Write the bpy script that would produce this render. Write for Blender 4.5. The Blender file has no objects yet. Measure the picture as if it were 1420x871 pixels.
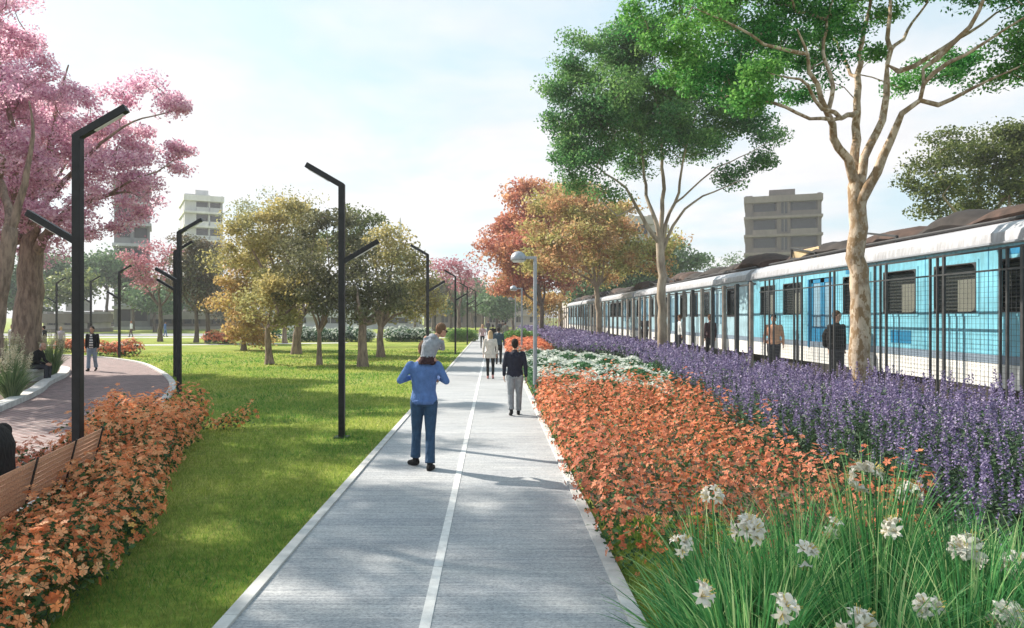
import bpy, bmesh, math, random
import numpy as np
from mathutils import Vector, Matrix
sc = bpy.context.scene
COL = sc.collection
R = math.radians
F = 1000.0; VX = 684.0; HY = 440.0; EYE = 2.1
def W(px, py, Y):
    return np.array([(px-VX)*Y/F, Y, EYE-(py-HY)*Y/F])

# ---------------------------------------------------------------- object helpers
def tag(o, label=None, cat=None, group=None, kind=None):
    if label: o['label'] = label
    if cat: o['category'] = cat
    if group: o['group'] = group
    if kind: o['kind'] = kind
    return o
def empty(name, loc=(0,0,0), rz=0.0, label=None, cat=None, group=None):
    o = bpy.data.objects.new(name, None); COL.objects.link(o)
    o.location = loc; o.rotation_euler = (0,0,rz); o.empty_display_size = .1
    return tag(o, label, cat, group)
def copy_tree(o, parent=None):
    c = o.copy(); COL.objects.link(c)
    if parent is not None: c.parent = parent
    for ch in list(o.children): copy_tree(ch, c)
    return c
def mesh_np(name, V, faces, mat, parent=None, smooth=False):
    """V (n,3); faces: list of int arrays (m,k)"""
    V = np.asarray(V, dtype=np.float32)
    me = bpy.data.meshes.new(name)
    faces = [np.asarray(f, dtype=np.int32) for f in faces if len(f)]
    nl = sum(f.size for f in faces); npoly = sum(len(f) for f in faces)
    me.vertices.add(len(V)); me.vertices.foreach_set('co', V.ravel())
    me.loops.add(nl); me.polygons.add(npoly)
    loops = np.concatenate([f.ravel() for f in faces])
    tot = np.concatenate([np.full(len(f), f.shape[1], np.int32) for f in faces])
    start = np.concatenate([[0], np.cumsum(tot)[:-1]]).astype(np.int32)
    me.loops.foreach_set('vertex_index', loops)
    me.polygons.foreach_set('loop_start', start)
    try: me.polygons.foreach_set('loop_total', tot)
    except Exception: pass
    if smooth: me.polygons.foreach_set('use_smooth', np.ones(npoly, dtype=bool))
    me.update(calc_edges=True); me.validate()
    if mat: me.materials.append(mat)
    o = bpy.data.objects.new(name, me); COL.objects.link(o)
    if parent is not None: o.parent = parent
    return o

class MB:
    """collects simple solids and links them as one mesh"""
    def __init__(s): s.v = []; s.f = []
    def add(s, vs, fs):
        n = len(s.v); s.v += [tuple(v) for v in vs]; s.f += [tuple(i+n for i in f) for f in fs]; return s
    def box(s, c, d, rot=None):
        x, y, z = [k/2 for k in d]
        vs = [Vector((a*x, b*y, e*z)) for a in (-1,1) for b in (-1,1) for e in (-1,1)]
        if rot is not None: vs = [rot @ v for v in vs]
        vs = [v+Vector(c) for v in vs]
        return s.add(vs, [(0,1,3,2),(4,6,7,5),(0,4,5,1),(2,3,7,6),(0,2,6,4),(1,5,7,3)])
    def bar(s, a, b, w, h=None, up=(0,0,1)):
        a = Vector(a); b = Vector(b); h = h or w; d = (b-a); L = d.length; d.normalize()
        up = Vector(up)
        if abs(d.dot(up)) > .98: up = Vector((0,1,0))
        sx = d.cross(up).normalized(); u = sx.cross(d)
        m = Matrix((sx, d, u)).transposed()
        return s.box((a+b)/2, (w, L, h), m)
    def tube(s, pts, rads, n=10, cap=True):
        pts = [Vector(p) for p in pts]
        if not hasattr(rads, '__len__'): rads = [rads]*len(pts)
        base = len(s.v); prev = None
        for i, p in enumerate(pts):
            t = (pts[min(i+1, len(pts)-1)]-pts[max(i-1, 0)]).normalized()
            if prev is None:
                u = t.cross(Vector((0,0,1)) if abs(t.z) < .9 else Vector((1,0,0))).normalized()
            else:
                u = (prev-t*prev.dot(t)).normalized()
            prev = u; w = t.cross(u)
            for k in range(n):
                a = 2*math.pi*k/n
                s.v.append(tuple(p+(u*math.cos(a)+w*math.sin(a))*rads[i]))
        for i in range(len(pts)-1):
            for k in range(n):
                q = base+i*n; k2 = (k+1) % n
                s.f.append((q+k, q+k2, q+n+k2, q+n+k))
        if cap:
            s.f.append(tuple(base+k for k in reversed(range(n))))
            s.f.append(tuple(base+(len(pts)-1)*n+k for k in range(n)))
        return s
    def lathe(s, c, prof, n=16, axis='z'):
        base = len(s.v)
        for (r, z) in prof:
            for k in range(n):
                a = 2*math.pi*k/n
                s.v.append((c[0]+r*math.cos(a), c[1]+r*math.sin(a), c[2]+z))
        for i in range(len(prof)-1):
            for k in range(n):
                q = base+i*n; k2 = (k+1) % n
                s.f.append((q+k, q+k2, q+n+k2, q+n+k))
        s.f.append(tuple(base+k for k in reversed(range(n))))
        s.f.append(tuple(base+(len(prof)-1)*n+k for k in range(n)))
        return s
    def loft(s, rings, n=16):
        """rings: (centre, ax, ay) with ax, ay Vectors; closed ends"""
        base = len(s.v)
        for c, ax, ay in rings:
            for k in range(n):
                a = 2*math.pi*k/n
                s.v.append(tuple(Vector(c)+Vector(ax)*math.cos(a)+Vector(ay)*math.sin(a)))
        for i in range(len(rings)-1):
            for k in range(n):
                q = base+i*n; k2 = (k+1) % n
                s.f.append((q+k, q+k2, q+n+k2, q+n+k))
        s.f.append(tuple(base+k for k in reversed(range(n))))
        s.f.append(tuple(base+(len(rings)-1)*n+k for k in range(n)))
        return s
    def ball(s, c, r, n=12, m=8, rot=None):
        if not hasattr(r, '__len__'): r = (r, r, r)
        base = len(s.v); c = Vector(c)
        for i in range(1, m):
            th = math.pi*i/m
            for k in range(n):
                a = 2*math.pi*k/n
                v = Vector((r[0]*math.sin(th)*math.cos(a), r[1]*math.sin(th)*math.sin(a), r[2]*math.cos(th)))
                if rot is not None: v = rot @ v
                s.v.append(tuple(v+c))
        t = Vector((0,0,r[2])); 
        if rot is not None: t = rot @ t
        s.v.append(tuple(c+t)); top = len(s.v)-1; s.v.append(tuple(c-t)); bot = top+1
        for i in range(m-2):
            for k in range(n):
                q = base+i*n; k2 = (k+1) % n
                s.f.append((q+k, q+n+k, q+n+k2, q+k2))
        for k in range(n):
            k2 = (k+1) % n
            s.f.append((top, base+k, base+k2)); q = base+(m-2)*n
            s.f.append((bot, q+k2, q+k))
        return s
    def capsule(s, a, b, ra, rb):
        s.tube([a, b], [ra, rb], 12); s.ball(a, ra*.995); s.ball(b, rb*.995); return s
    def prism(s, pts, z0, z1):
        n = len(pts); b = len(s.v)
        s.v += [(p[0], p[1], z0) for p in pts]+[(p[0], p[1], z1) for p in pts]
        s.f.append(tuple(b+k for k in reversed(range(n)))); s.f.append(tuple(b+n+k for k in range(n)))
        for k in range(n): k2 = (k+1) % n; s.f.append((b+k, b+k2, b+n+k2, b+n+k))
        return s
    def build(s, name, mat, parent=None, bevel=0, smooth=False, kind=None, auto=None):
        me = bpy.data.meshes.new(name); me.from_pydata(s.v, [], s.f); me.update()
        bm = bmesh.new(); bm.from_mesh(me); bmesh.ops.recalc_face_normals(bm, faces=bm.faces)
        bm.to_mesh(me); bm.free()
        if smooth: me.polygons.foreach_set('use_smooth', [True]*len(me.polygons))
        if auto is not None:
            me.polygons.foreach_set('use_smooth', [True]*len(me.polygons))
            try: me.set_sharp_from_angle(angle=R(auto))
            except Exception: pass
        if mat: me.materials.append(mat)
        o = bpy.data.objects.new(name, me); COL.objects.link(o)
        if parent is not None: o.parent = parent
        if bevel:
            m = o.modifiers.new('b', 'BEVEL'); m.width = bevel; m.segments = 2; m.limit_method = 'ANGLE'
        if kind: o['kind'] = kind
        return o

# ---------------------------------------------------------------- materials
def nt_new(name):
    m = bpy.data.materials.new(name); m.use_nodes = True
    nt = m.node_tree; bs = nt.nodes['Principled BSDF']; return m, nt, bs
def ramp(nt, fac, stops, interp='LINEAR'):
    n = nt.nodes.new('ShaderNodeValToRGB'); n.color_ramp.interpolation = interp
    e = n.color_ramp.elements
    while len(e) < len(stops): e.new(.5)
    for i, (p, c) in enumerate(stops):
        e[i].position = p; e[i].color = (*c, 1) if len(c) == 3 else c
    nt.links.new(fac, n.inputs[0]); return n.outputs[0]
def noise(nt, scale, detail=4, vec=None, rough=.55, dist=0):
    n = nt.nodes.new('ShaderNodeTexNoise'); n.inputs['Scale'].default_value = scale
    n.inputs['Detail'].default_value = detail; n.inputs['Roughness'].default_value = rough
    n.inputs['Distortion'].default_value = dist
    if vec is not None: nt.links.new(vec, n.inputs['Vector'])
    return n.outputs['Fac']
def coord(nt, kind='Object', scale=None, rot=None):
    t = nt.nodes.new('ShaderNodeTexCoord'); o = t.outputs[kind]
    if scale or rot:
        m = nt.nodes.new('ShaderNodeMapping'); nt.links.new(o, m.inputs[0])
        if scale: m.inputs['Scale'].default_value = scale
        if rot: m.inputs['Rotation'].default_value = rot
        o = m.outputs[0]
    return o
def mixc(nt, fac, a, b, mode='MIX'):
    n = nt.nodes.new('ShaderNodeMix'); n.data_type = 'RGBA'; n.blend_type = mode
    if isinstance(fac, (int, float)): n.inputs[0].default_value = fac
    else: nt.links.new(fac, n.inputs[0])
    for i, c in ((6, a), (7, b)):
        if isinstance(c, tuple): n.inputs[i].default_value = (*c, 1)
        else: nt.links.new(c, n.inputs[i])
    return n.outputs[2]
def bump(nt, bs, h, strength=.3, dist=.01):
    b = nt.nodes.new('ShaderNodeBump'); b.inputs['Strength'].default_value = strength
    b.inputs['Distance'].default_value = dist
    nt.links.new(h, b.inputs['Height']); nt.links.new(b.outputs[0], bs.inputs['Normal'])
def geom_pos(nt, scale=None, rot=None):
    g = nt.nodes.new('ShaderNodeNewGeometry'); o = g.outputs['Position']
    if scale or rot:
        m = nt.nodes.new('ShaderNodeMapping'); nt.links.new(o, m.inputs[0])
        if scale: m.inputs['Scale'].default_value = scale
        if rot: m.inputs['Rotation'].default_value = rot
        o = m.outputs[0]
    return o
def simple(name, c, rough=.6, metal=0, var=.25, scale=6, bmp=.15, spec=.4):
    m, nt, bs = nt_new(name)
    v = coord(nt)
    f = noise(nt, scale, 5, v)
    dark = tuple(k*(1-var) for k in c); lite = tuple(min(1, k*(1+var)) for k in c)
    nt.links.new(ramp(nt, f, [(.3, dark), (.7, lite)]), bs.inputs['Base Color'])
    bs.inputs['Roughness'].default_value = rough; bs.inputs['Metallic'].default_value = metal
    bs.inputs['Specular IOR Level'].default_value = spec
    if bmp: bump(nt, bs, noise(nt, scale*8, 4, v), bmp, .005)
    return m
def foliage(name, stops, trans=.35, rough=.55, patch=None, pscale=.7):
    """leaf material: random colour per leaf, big soft patches, translucency"""
    m, nt, bs = nt_new(name)
    g = nt.nodes.new('ShaderNodeNewGeometry')
    c = ramp(nt, g.outputs['Random Per Island'], stops)
    if patch:
        f = noise(nt, pscale, 3, g.outputs['Position'])
        f = ramp(nt, f, [(.42, (0,0,0)), (.6, (1,1,1))])
        c2 = ramp(nt, g.outputs['Random Per Island'], patch)
        c = mixc(nt, f, c, c2)
    nt.links.new(c, bs.inputs['Base Color']); bs.inputs['Roughness'].default_value = rough
    bs.inputs['Specular IOR Level'].default_value = .25
    tr = nt.nodes.new('ShaderNodeBsdfTranslucent'); nt.links.new(c, tr.inputs[0])
    mx = nt.nodes.new('ShaderNodeMixShader'); mx.inputs[0].default_value = trans
    nt.links.new(bs.outputs[0], mx.inputs[1]); nt.links.new(tr.outputs[0], mx.inputs[2])
    nt.links.new(mx.outputs[0], nt.nodes['Material Output'].inputs[0])
    return m
M = {}
M['leaf_hero'] = foliage('leaf_hero', [(0,(.02,.11,.03)),(.5,(.05,.25,.06)),(1,(.13,.42,.10))], .5, patch=[(0,(.05,.20,.04)),(1,(.26,.52,.12))])
M['leaf_mid'] = foliage('leaf_mid', [(0,(.035,.12,.045)),(.5,(.08,.22,.075)),(1,(.16,.36,.12))], .5, patch=[(0,(.09,.22,.06)),(1,(.28,.46,.13))])
M['leaf_pink'] = foliage('leaf_pink', [(0,(.42,.14,.27)),(.4,(.86,.52,.67)),(1,(.98,.80,.87))], .5, patch=[(0,(.62,.30,.42)),(1,(.95,.70,.76))])
M['leaf_rose'] = foliage('leaf_rose', [(0,(.36,.12,.16)),(1,(.66,.32,.38))], .35)
M['leaf_red'] = foliage('leaf_red', [(0,(.30,.085,.07)),(.6,(.52,.17,.13)),(1,(.70,.34,.24))], .5, patch=[(0,(.48,.20,.11)),(1,(.72,.42,.22))])
M['leaf_gold'] = foliage('leaf_gold', [(0,(.30,.21,.06)),(.5,(.50,.39,.13)),(1,(.68,.57,.24))], .5, patch=[(0,(.42,.24,.10)),(1,(.68,.46,.22))])
M['leaf_autumn'] = foliage('leaf_autumn', [(0,(.24,.23,.07)),(.5,(.40,.39,.13)),(1,(.58,.54,.22))], .5, patch=[(0,(.45,.22,.11)),(1,(.65,.40,.22))])
M['leaf_olive'] = foliage('leaf_olive', [(0,(.20,.19,.075)),(.5,(.36,.34,.14)),(1,(.52,.50,.25))], .5, patch=[(0,(.30,.25,.08)),(1,(.58,.48,.20))])
M['leaf_paleolive'] = foliage('leaf_paleolive', [(0,(.20,.21,.10)),(1,(.46,.46,.27))], .4)
M['leaf_dark'] = foliage('leaf_dark', [(0,(.08,.085,.045)),(.5,(.14,.14,.07)),(1,(.23,.23,.12))], .4)
M['leaf_darkgreen'] = foliage('leaf_darkgreen', [(0,(.06,.09,.03)),(.6,(.14,.18,.055)),(1,(.26,.29,.10))], .45)
M['leaf_bank'] = foliage('leaf_bank', [(0,(.08,.15,.07)),(1,(.20,.30,.14))], .3)
M['leaf_brown'] = foliage('leaf_brown', [(0,(.11,.08,.06)),(1,(.26,.19,.12))], .3, patch=[(0,(.10,.10,.06)),(1,(.20,.22,.12))])
M['shrub_leaf'] = foliage('shrub_leaf', [(0,(.02,.06,.02)),(.5,(.045,.11,.035)),(1,(.09,.18,.06))], .3)
M['orange_l'] = foliage('orange_l', [(0,(.60,.16,.05)),(.5,(.98,.38,.15)),(1,(1,.62,.34))], .4, patch=[(0,(.78,.22,.09)),(1,(1,.50,.25))])
M['orange_r'] = foliage('orange_r', [(0,(.40,.09,.04)),(.5,(.74,.22,.10)),(1,(.92,.42,.22))], .4, patch=[(0,(.58,.17,.10)),(1,(.88,.36,.22))])
M['yellow_fl'] = foliage('yellow_fl', [(0,(.75,.30,.06)),(1,(.95,.55,.15))], .3)
M['lav'] = foliage('lav', [(0,(.10,.075,.18)),(.5,(.21,.165,.32)),(1,(.43,.37,.54))], .25)
M['lav_leaf'] = foliage('lav_leaf', [(0,(.025,.05,.03)),(.5,(.05,.10,.05)),(1,(.12,.20,.10))], .3)
M['lily_leaf'] = foliage('lily_leaf', [(0,(.035,.15,.05)),(.5,(.09,.31,.10)),(.75,(.22,.48,.16)),(1,(.62,.72,.36))], .45, rough=.4)
M['lily_petal'] = foliage('lily_petal', [(0,(.62,.58,.52)),(1,(.80,.76,.70))], .3)
M['lily_stamen'] = simple('lily_stamen', (.55,.42,.12))
M['white_fl'] = foliage('white_fl', [(0,(.55,.60,.52)),(1,(.78,.80,.75))], .3)
M['cover_leaf'] = foliage('cover_leaf', [(0,(.02,.09,.03)),(1,(.08,.22,.08))], .3)
M['fountain'] = foliage('fountain', [(0,(.10,.17,.07)),(.6,(.20,.29,.13)),(1,(.36,.42,.22))], .3)
M['plume'] = foliage('plume', [(0,(.55,.50,.33)),(1,(.80,.75,.58))], .35)
M['grass'] = foliage('grass', [(0,(.05,.16,.03)),(.5,(.11,.28,.04)),(.93,(.24,.40,.07)),(1,(.48,.46,.2))], .5, rough=.6, patch=[(0,(.20,.28,.045)),(.5,(.38,.46,.08)),(1,(.62,.58,.20))], pscale=.28)
M['lime'] = foliage('lime', [(0,(.10,.24,.04)),(1,(.24,.42,.10))], .3)

def bark(name, a, b, c=None, scale=3, sc3=(1,1,.35), th=.5):
    m, nt, bs = nt_new(name); v = coord(nt, 'Object', sc3)
    f = noise(nt, scale, 6, v, .65)
    col = ramp(nt, f, [(th-.12, a), (th+.1, b)])
    if c:
        f2 = noise(nt, scale*2.3, 3, v, .6); col = mixc(nt, ramp(nt, f2, [(.50,(0,0,0)),(.56,(1,1,1))]), col, c)
    nt.links.new(col, bs.inputs['Base Color']); bs.inputs['Roughness'].default_value = .85
    bump(nt, bs, noise(nt, scale*7, 5, v, .7), .6, .02)
    return m
M['bark_pale'] = bark('bark_pale', (.17,.11,.065), (.56,.45,.34), (.26,.17,.09), 5, (1,1,.55), .47)
M['bark_mid'] = bark('bark_mid', (.20,.15,.11), (.42,.34,.26), None, 3)
M['bark_dark'] = bark('bark_dark', (.07,.05,.04), (.17,.13,.10), None, 5)
M['bark_brown'] = bark('bark_brown', (.15,.105,.08), (.34,.25,.19), None, 9, (1,1,.25))

def m_ground():
    m, nt, bs = nt_new('lawn_ground'); p = geom_pos(nt)
    f = noise(nt, .35, 6, p, .6); f2 = noise(nt, 9, 5, p, .7)
    c = ramp(nt, f, [(.3,(.20,.29,.045)),(.5,(.31,.37,.07)),(.7,(.42,.43,.12))])
    c2 = ramp(nt, f2, [(.3,(.5,.5,.5)),(.7,(1.15,1.15,1.1))])
    nt.links.new(mixc(nt, 1, c, c2, 'MULTIPLY'), bs.inputs['Base Color'])
    bs.inputs['Roughness'].default_value = .95; bs.inputs['Specular IOR Level'].default_value = .1
    bump(nt, bs, noise(nt, 40, 5, p, .8), .8, .05); return m
M['ground'] = m_ground()
def m_path():
    m, nt, bs = nt_new('path_pavers'); p = geom_pos(nt)
    # long thin slabs laid across the path
    br = nt.nodes.new('ShaderNodeTexBrick'); nt.links.new(p, br.inputs['Vector'])
    br.inputs['Scale'].default_value = 1; br.inputs['Brick Width'].default_value = 1.3
    br.inputs['Row Height'].default_value = .03; br.inputs['Mortar Size'].default_value = .0022
    br.inputs['Mortar Smooth'].default_value = .3; br.inputs['Bias'].default_value = 0
    br.inputs['Color1'].default_value = (.33,.345,.36,1); br.inputs['Color2'].default_value = (.43,.44,.45,1)
    br.inputs['Mortar'].default_value = (.26,.275,.29,1); br.offset = .37; br.squash = 1
    f = noise(nt, 1.2, 6, geom_pos(nt, (.6,2.2,1)), .65)
    f2 = noise(nt, 75, 4, geom_pos(nt, (.55,1,1)), .8)
    f3 = noise(nt, 1, 6, geom_pos(nt, (1.6,38,1)), .75)
    c = mixc(nt, .8, br.outputs['Color'], ramp(nt, f3, [(.3,(.70,.71,.74)),(.7,(1.22,1.21,1.2))]), 'MULTIPLY')
    c = mixc(nt, .7, c, ramp(nt, f, [(.3,(.78,.8,.84)),(.7,(1.2,1.17,1.12))]), 'MULTIPLY')
    c = mixc(nt, .75, c, ramp(nt, f2, [(.36,(.50,.51,.53)),(.5,(1,1,1)),(.64,(1.5,1.48,1.45))]), 'MULTIPLY')
    f4 = noise(nt, .35, 5, p, .6)
    c = mixc(nt, .5, c, ramp(nt, f4, [(.35,(.78,.77,.76)),(.6,(1.1,1.1,1.1))]), 'MULTIPLY')
    nt.links.new(c, bs.inputs['Base Color']); bs.inputs['Roughness'].default_value = .75
    bump(nt, bs, f3, .25, .01)
    return m
M['path'] = m_path()
def m_brick():
    m, nt, bs = nt_new('plaza_brick'); p = geom_pos(nt, None, (0,0,R(38)))
    br = nt.nodes.new('ShaderNodeTexBrick'); nt.links.new(p, br.inputs['Vector'])
    br.inputs['Scale'].default_value = 1; br.inputs['Brick Width'].default_value = .26
    br.inputs['Row Height'].default_value = .13; br.inputs['Mortar Size'].default_value = .012
    br.inputs['Color1'].default_value = (.13,.078,.075,1); br.inputs['Color2'].default_value = (.22,.135,.13,1)
    br.inputs['Mortar'].default_value = (.30,.25,.24,1)
    f = noise(nt, 1.5, 5, p)
    nt.links.new(mixc(nt, .6, br.outputs['Color'], ramp(nt, f, [(.3,(.7,.7,.72)),(.7,(1.2,1.15,1.15))]), 'MULTIPLY'), bs.inputs['Base Color'])
    bs.inputs['Roughness'].default_value = .8; bump(nt, bs, br.outputs['Fac'], -.3, .01); return m
M['brick'] = m_brick()
M['kerb'] = simple('kerb', (.52,.51,.49), .8, 0, .22, 5)
M['strip'] = simple('strip', (.68,.67,.65), .7, 0, .15, 12)
M['soil'] = simple('soil', (.10,.07,.05), .95, 0, .4, 9, .6)
M['asphalt'] = simple('asphalt', (.24,.24,.25), .9, 0, .2, 3)
M['concrete'] = simple('concrete', (.48,.47,.45), .85, 0, .18, 2.5)
M['steel_black'] = simple('steel_black', (.018,.018,.02), .45, .3, .3, 8, .05)
M['steel_dark'] = simple('steel_dark', (.06,.062,.065), .5, .5, .3, 8, .05)
M['steel_grey'] = simple('steel_grey', (.36,.38,.42), .4, .5, .12, 8, .05)
M['post_taupe'] = simple('post_taupe', (.22,.19,.165), .7, 0, .3, 5)
M['lens'] = simple('lens', (.75,.76,.76), .3, 0, .04, 3, 0)
def m_wood():
    m, nt, bs = nt_new('bench_wood'); v = coord(nt, 'Object', (30,1.2,30))
    f = noise(nt, 2, 6, v, .6)
    nt.links.new(ramp(nt, f, [(.3,(.30,.12,.06)),(.55,(.55,.26,.14)),(.75,(.68,.38,.24))]), bs.inputs['Base Color'])
    bs.inputs['Roughness'].default_value = .55; bump(nt, bs, f, .3, .004); return m
M['wood'] = m_wood()

# ---------------------------------------------------------------- world, sun, camera
SUN_AZ = (-.84, .54); SUN_EL = 37
wd = bpy.data.worlds.new('World'); sc.world = wd; wd.use_nodes = True
nt = wd.node_tree; bg = nt.nodes['Background']
sky = nt.nodes.new('ShaderNodeTexSky'); sky.sky_type = 'NISHITA'; sky.sun_disc = False
az = math.atan2(SUN_AZ[0], SUN_AZ[1])
sky.sun_elevation = R(SUN_EL); sky.sun_rotation = az % (2*math.pi)
sky.air_density = 1.0; sky.dust_density = 2.0; sky.ozone_density = 1.2
tc = nt.nodes.new('ShaderNodeTexCoord')
sep = nt.nodes.new('ShaderNodeSeparateXYZ'); nt.links.new(tc.outputs['Generated'], sep.inputs[0])
def mth(op, a, b=None, clamp=False):
    n = nt.nodes.new('ShaderNodeMath'); n.operation = op; n.use_clamp = clamp
    for i, k in enumerate((a, b)):
        if k is None: continue
        if isinstance(k, (int, float)): n.inputs[i].default_value = k
        else: nt.links.new(k, n.inputs[i])
    return n.outputs[0]
zz = mth('ADD', mth('MAXIMUM', sep.outputs[2], 0.0), .12)
cmb = nt.nodes.new('ShaderNodeCombineXYZ')
nt.links.new(mth('DIVIDE', sep.outputs[0], zz), cmb.inputs[0]); nt.links.new(mth('DIVIDE', sep.outputs[1], zz), cmb.inputs[1])
cn = noise(nt, 1.1, 9, cmb.outputs[0], .55, .3)
cn2 = noise(nt, .45, 3, cmb.outputs[0], .5)
cl = mth('ADD', cn, mth('MULTIPLY', mth('SUBTRACT', cn2, .5), .7))
# a little more cloud towards the horizon
cl = mth('ADD', cl, mth('MULTIPLY', mth('SUBTRACT', .45, sep.outputs[2]), .5))
mask = ramp(nt, cl, [(.46,(0,0,0)),(.70,(1,1,1))])
CLOUD = 5.5
ccol = ramp(nt, noise(nt, 2.2, 7, cmb.outputs[0], .6, .5), [(.3,(CLOUD*.90,CLOUD*.90,CLOUD*.925)),(.7,(CLOUD*1.03,CLOUD*1.02,CLOUD*1.03))])
veil = mixc(nt, .7, sky.outputs[0], (3.7, 5.0, 5.5))
final = mixc(nt, mask, veil, ccol)
nt.links.new(final, bg.inputs['Color']); bg.inputs['Strength'].default_value = .10
sd = bpy.data.lights.new('sun', 'SUN'); sd.energy = 5.0; sd.angle = R(.5); sd.color = (1,.92,.80)
so = bpy.data.objects.new('sun', sd); COL.objects.link(so)
dirv = Vector((SUN_AZ[0]*math.cos(R(SUN_EL)), SUN_AZ[1]*math.cos(R(SUN_EL)), math.sin(R(SUN_EL))*1.0))
so.rotation_euler = dirv.to_track_quat('Z', 'Y').to_euler(); so.location = (-20, 10, 30)
cd = bpy.data.cameras.new('camera'); co = bpy.data.objects.new('camera', cd); COL.objects.link(co)
co.location = (0,0,EYE); co.rotation_euler = (R(90),0,0)
cd.sensor_width = 36; cd.lens = 36*F/1420
cd.shift_x = (710-VX)/1420; cd.shift_y = (HY-435.5)/1420
cd.clip_start = .05; cd.clip_end = 4000; sc.camera = co
sc.view_settings.view_transform = 'Standard'; sc.view_settings.look = 'None'
sc.view_settings.gamma = 1; sc.view_settings.exposure = .9
try:
    sc.cycles.max_bounces = 5; sc.cycles.diffuse_bounces = 3; sc.cycles.glossy_bounces = 2
    sc.cycles.transmission_bounces = 3; sc.cycles.transparent_max_bounces = 6
    sc.cycles.caustics_reflective = False; sc.cycles.caustics_refractive = False
    sc.cycles.sample_clamp_indirect = 6
except Exception: pass
# ================================================================ SETTING
def sheet(name, pts, z, mat, thick=None, kind='structure'):
    mb = MB()
    if thick: mb.prism(pts, z-thick, z)
    else:
        mb.v = [(p[0], p[1], z) for p in pts]; mb.f = [tuple(range(len(pts)))]
    o = mb.build(name, mat); o['kind'] = kind; return o
def smooth_curve(pts, n=8, closed=False):
    pts = [np.array(p, float) for p in pts]; out = []
    N = len(pts); rng_ = range(N if closed else N-1)
    for i in rng_:
        if closed: p0, p1, p2, p3 = pts[i-1], pts[i], pts[(i+1) % N], pts[(i+2) % N]
        else: p0, p1, p2, p3 = pts[max(i-1,0)], pts[i], pts[i+1], pts[min(i+2,N-1)]
        for k in range(n):
            t = k/n
            out.append(.5*((2*p1)+(-p0+p2)*t+(2*p0-5*p1+4*p2-p3)*t*t+(-p0+3*p1-3*p2+p3)*t**3))
    if not closed: out.append(pts[-1])
    return out
def ribbon(name, curve, w, z0, z1, mat, closed=False):
    """kerb that follows a 2D curve"""
    mb = MB(); c = [np.array(p[:2], float) for p in curve]; n = len(c); L = []; Rr = []
    for i in range(n):
        a = c[i-1] if (i > 0 or closed) else c[i]; b = c[(i+1) % n] if (i < n-1 or closed) else c[i]
        t = b-a; t /= (np.linalg.norm(t)+1e-9); nn = np.array([-t[1], t[0]])*w/2
        L.append(c[i]+nn); Rr.append(c[i]-nn)
    for i in range(n if closed else n-1):
        j = (i+1) % n
        mb.add([(*L[i],z0),(*Rr[i],z0),(*Rr[j],z0),(*L[j],z0),(*L[i],z1),(*Rr[i],z1),(*Rr[j],z1),(*L[j],z1)],
               [(4,5,6,7),(0,4,7,3),(1,2,6,5)] + ([(0,1,5,4)] if i == 0 and not closed else []) + ([(3,7,6,2)] if i == n-2 and not closed else []))
    o = mb.build(name, mat); o['kind'] = 'structure'; return o

sheet('ground', [(-900,-60),(900,-60),(900,1800),(-900,1800)], 0, M['ground'])
PL, PR = -1.87, 1.03
sheet('path', [(PL+.1,-3),(PR-.1,-3),(PR-.1,135),(PL+.1,135)], .018, M['path'], .03)
KS = [(y) for y in np.arange(-3, 135, 1.0)]
def kerb_line(name, x, w):
    mb = MB()
    for y in KS: mb.box((x, y+.5, .012), (w, .994, .056))
    o = mb.build(name, M['kerb'], bevel=.004); o['kind'] = 'structure'
kerb_line('kerb_left', PL+.05, .10); kerb_line('kerb_right', PR-.05, .115)
mb = MB()
for k in range(0, 92): mb.box((-.46, -3+k*1.5+.75, .0205), (.075, 1.492, .009))
o = mb.build('path_centre_line', M['strip']); o['kind'] = 'structure'

# brick plaza with its two curved kerbs
out_pts = [(-4.95,-6),(-5.0,4),(-5.2,8.5),(-6.3,12.5),(-7.6,15.9),(-8.55,18.9),(-10.2,22.9),(-13.0,28),(-16.9,33.9),(-22,38.6),(-30,42.5),(-46,46)]
oc = smooth_curve(out_pts, 8)
sheet('brick_plaza', [tuple(p) for p in oc]+[(-80,46),(-80,-6)], .008, M['brick'])
ribbon('kerb_plaza', oc, .18, -.02, .06, M['kerb'])
in_pts = [(-9.6,11.5),(-11.2,16.3),(-12.6,19.8),(-13.9,22.4),(-15.6,26.2),(-17.8,29.3),(-22,31),(-30,31.5),(-36,24),(-34,12),(-22,8),(-12.5,8.2)]
ic = smooth_curve(in_pts, 8, True)
sheet('planting_bed_soil', [tuple(p) for p in ic], .05, M['soil'])
ribbon('kerb_planting_bed', ic, .32, -.02, .14, M['kerb'], True)
# far road and walks
sheet('road', [(-300,82),(-14,79),(60,79),(60,92),(-14,92),(-300,97)], .008, M['asphalt'])
sheet('pavement', [(-300,74),(-17,72.5),(-2.2,72.5),(-2.2,75),(-17,75.2),(-300,78)], .012, M['concrete'])
sheet('lawn_walk', [(-60,50.5),(-24,53.5),(-12,58),(-12,60),(-24,55.6),(-60,53)], .012, M['concrete'])
# beds on the right of the path and the station apron
sheet('bed_soil', [(1.12,2.2),(7.0,2.2),(7.0,130),(2.2,130),(1.12,30)], .006, M['soil'])
sheet('station_apron', [(6.95,-4),(7.95,-4),(7.95,140),(6.95,140)], .50, M['concrete'], .55)
sheet('track_bed', [(7.97,-4),(14,-4),(14,170),(7.97,170)], .02, M['asphalt'])

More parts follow.
